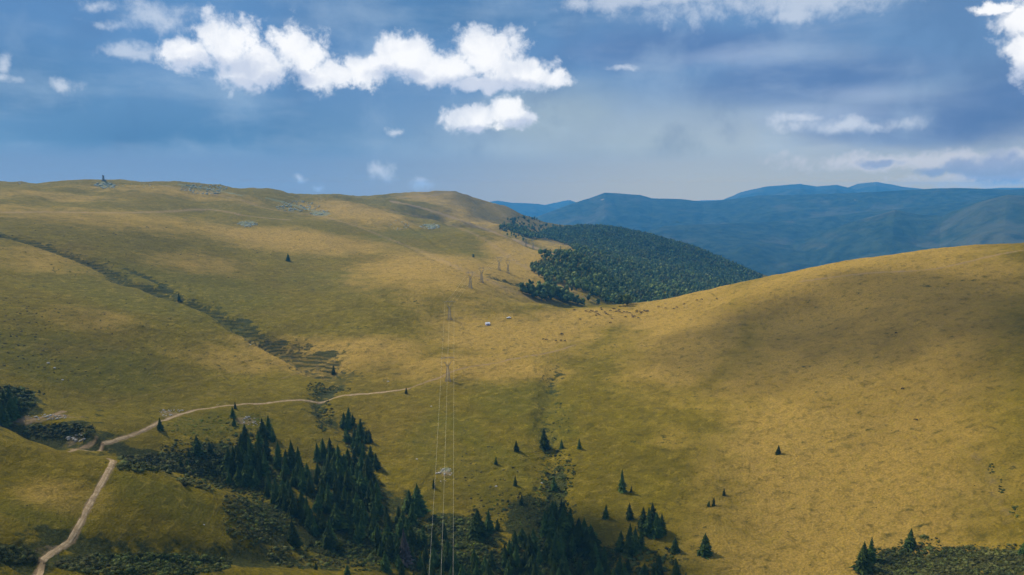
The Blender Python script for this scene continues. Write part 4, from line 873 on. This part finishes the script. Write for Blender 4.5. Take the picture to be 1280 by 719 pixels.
# ------------------------------------------------------------------ summit monument on the left ridge
p, _ = hit(129.5, 226.5); pz = float(gz(p[0], p[1])); e = bpy.data.objects.new('summit_monument', None); COL.objects.link(e); e.location = (p[0], p[1], pz - .5); e['label'] = 'tall stone pillar on the mound of rocks on the left skyline'; e['category'] = 'monument'
t = Tri(); t.box((0,0,1.0), (6,6,2.6)); obj('plinth', t.mesh('plinth', M['stone']), e)
t = Tri(); t.add([(sx*w_, sy*w_, z) for z, w_ in ((2.2,1.7),(10.5,1.25),(11.2,1.6),(13.0,1.5)) for sx, sy in ((-1,-1),(1,-1),(1,1),(-1,1))], [(k*4+i, k*4+(i+1)%4, k*4+4+(i+1)%4, k*4+4+i) for k in range(3) for i in range(4)] + [(12,13,14,15)]); obj('pillar', t.mesh('pillar', M['stone']), e)
t = Tri(); t.box((4.2, 0, 2.4), (3.2, 3, 1.8)); obj('side_block', t.mesh('side_block', M['stone']), e)

# ------------------------------------------------------------------ unseen clouds placed above the frame to cast the shadows on the hills
def cloud(px, alt, rx, ry, rz_, dens, seed):
    p, _ = hit(*px); k = (alt - p[2]) / sd.z; c = Vector(p) + sd * k; bm = bmesh.new(); bmesh.ops.create_icosphere(bm, subdivisions=4, radius=1)
    V = np.array([v.co[:] for v in bm.verts]); nn = 1 + 0.9 * fbm(V[:, 0] * 3 + seed * 7, V[:, 1] * 3 + V[:, 2] * 2.1, 2.2, 4, seed); V = V * nn[:, None] * np.array([rx, ry, rz_])
    V[:, 2] = np.where(V[:, 2] < 0, V[:, 2] * .35, V[:, 2]); Fc = np.array([[v.index for v in f.verts] for f in bm.faces]); bm.free()
    m = bpy.data.materials.new('cloud_vapour'); m.use_nodes = True; q = NT(m.node_tree); q.n.clear(); pv = q.new('ShaderNodeVolumePrincipled'); pv.inputs['Color'].default_value = (.98, .98, .98, 1); pv.inputs['Density'].default_value = dens; pv.inputs['Anisotropy'].default_value = .5
    q.l.new(pv.outputs[0], q.new('ShaderNodeOutputMaterial').inputs['Volume']); o = obj('cloud', mesh('cloud', V, Fc, m), kind='structure'); o.location = c
for a in [((1150,372),2100,250,150,70,.009,1), ((960,400),2000,70,60,50,.006,2), ((1060,590),1900,190,110,60,.0028,12), ((1290,430),2050,90,60,60,.009,3),  # the third, thin one is added to dim the lower right slope
          ((110,430),2000,170,120,60,.003,4), ((140,300),2300,180,120,70,.002,5), ((590,256),2900,40,260,50,.010,15),
          ((430,650),1900,140,60,60,.004,7), ((720,700),1900,120,40,60,.003,8), ((90,640),1850,120,80,50,.004,9), ((820,300),2600,600,450,100,.005,10)]: cloud(*a)
print('spruces', CNT)
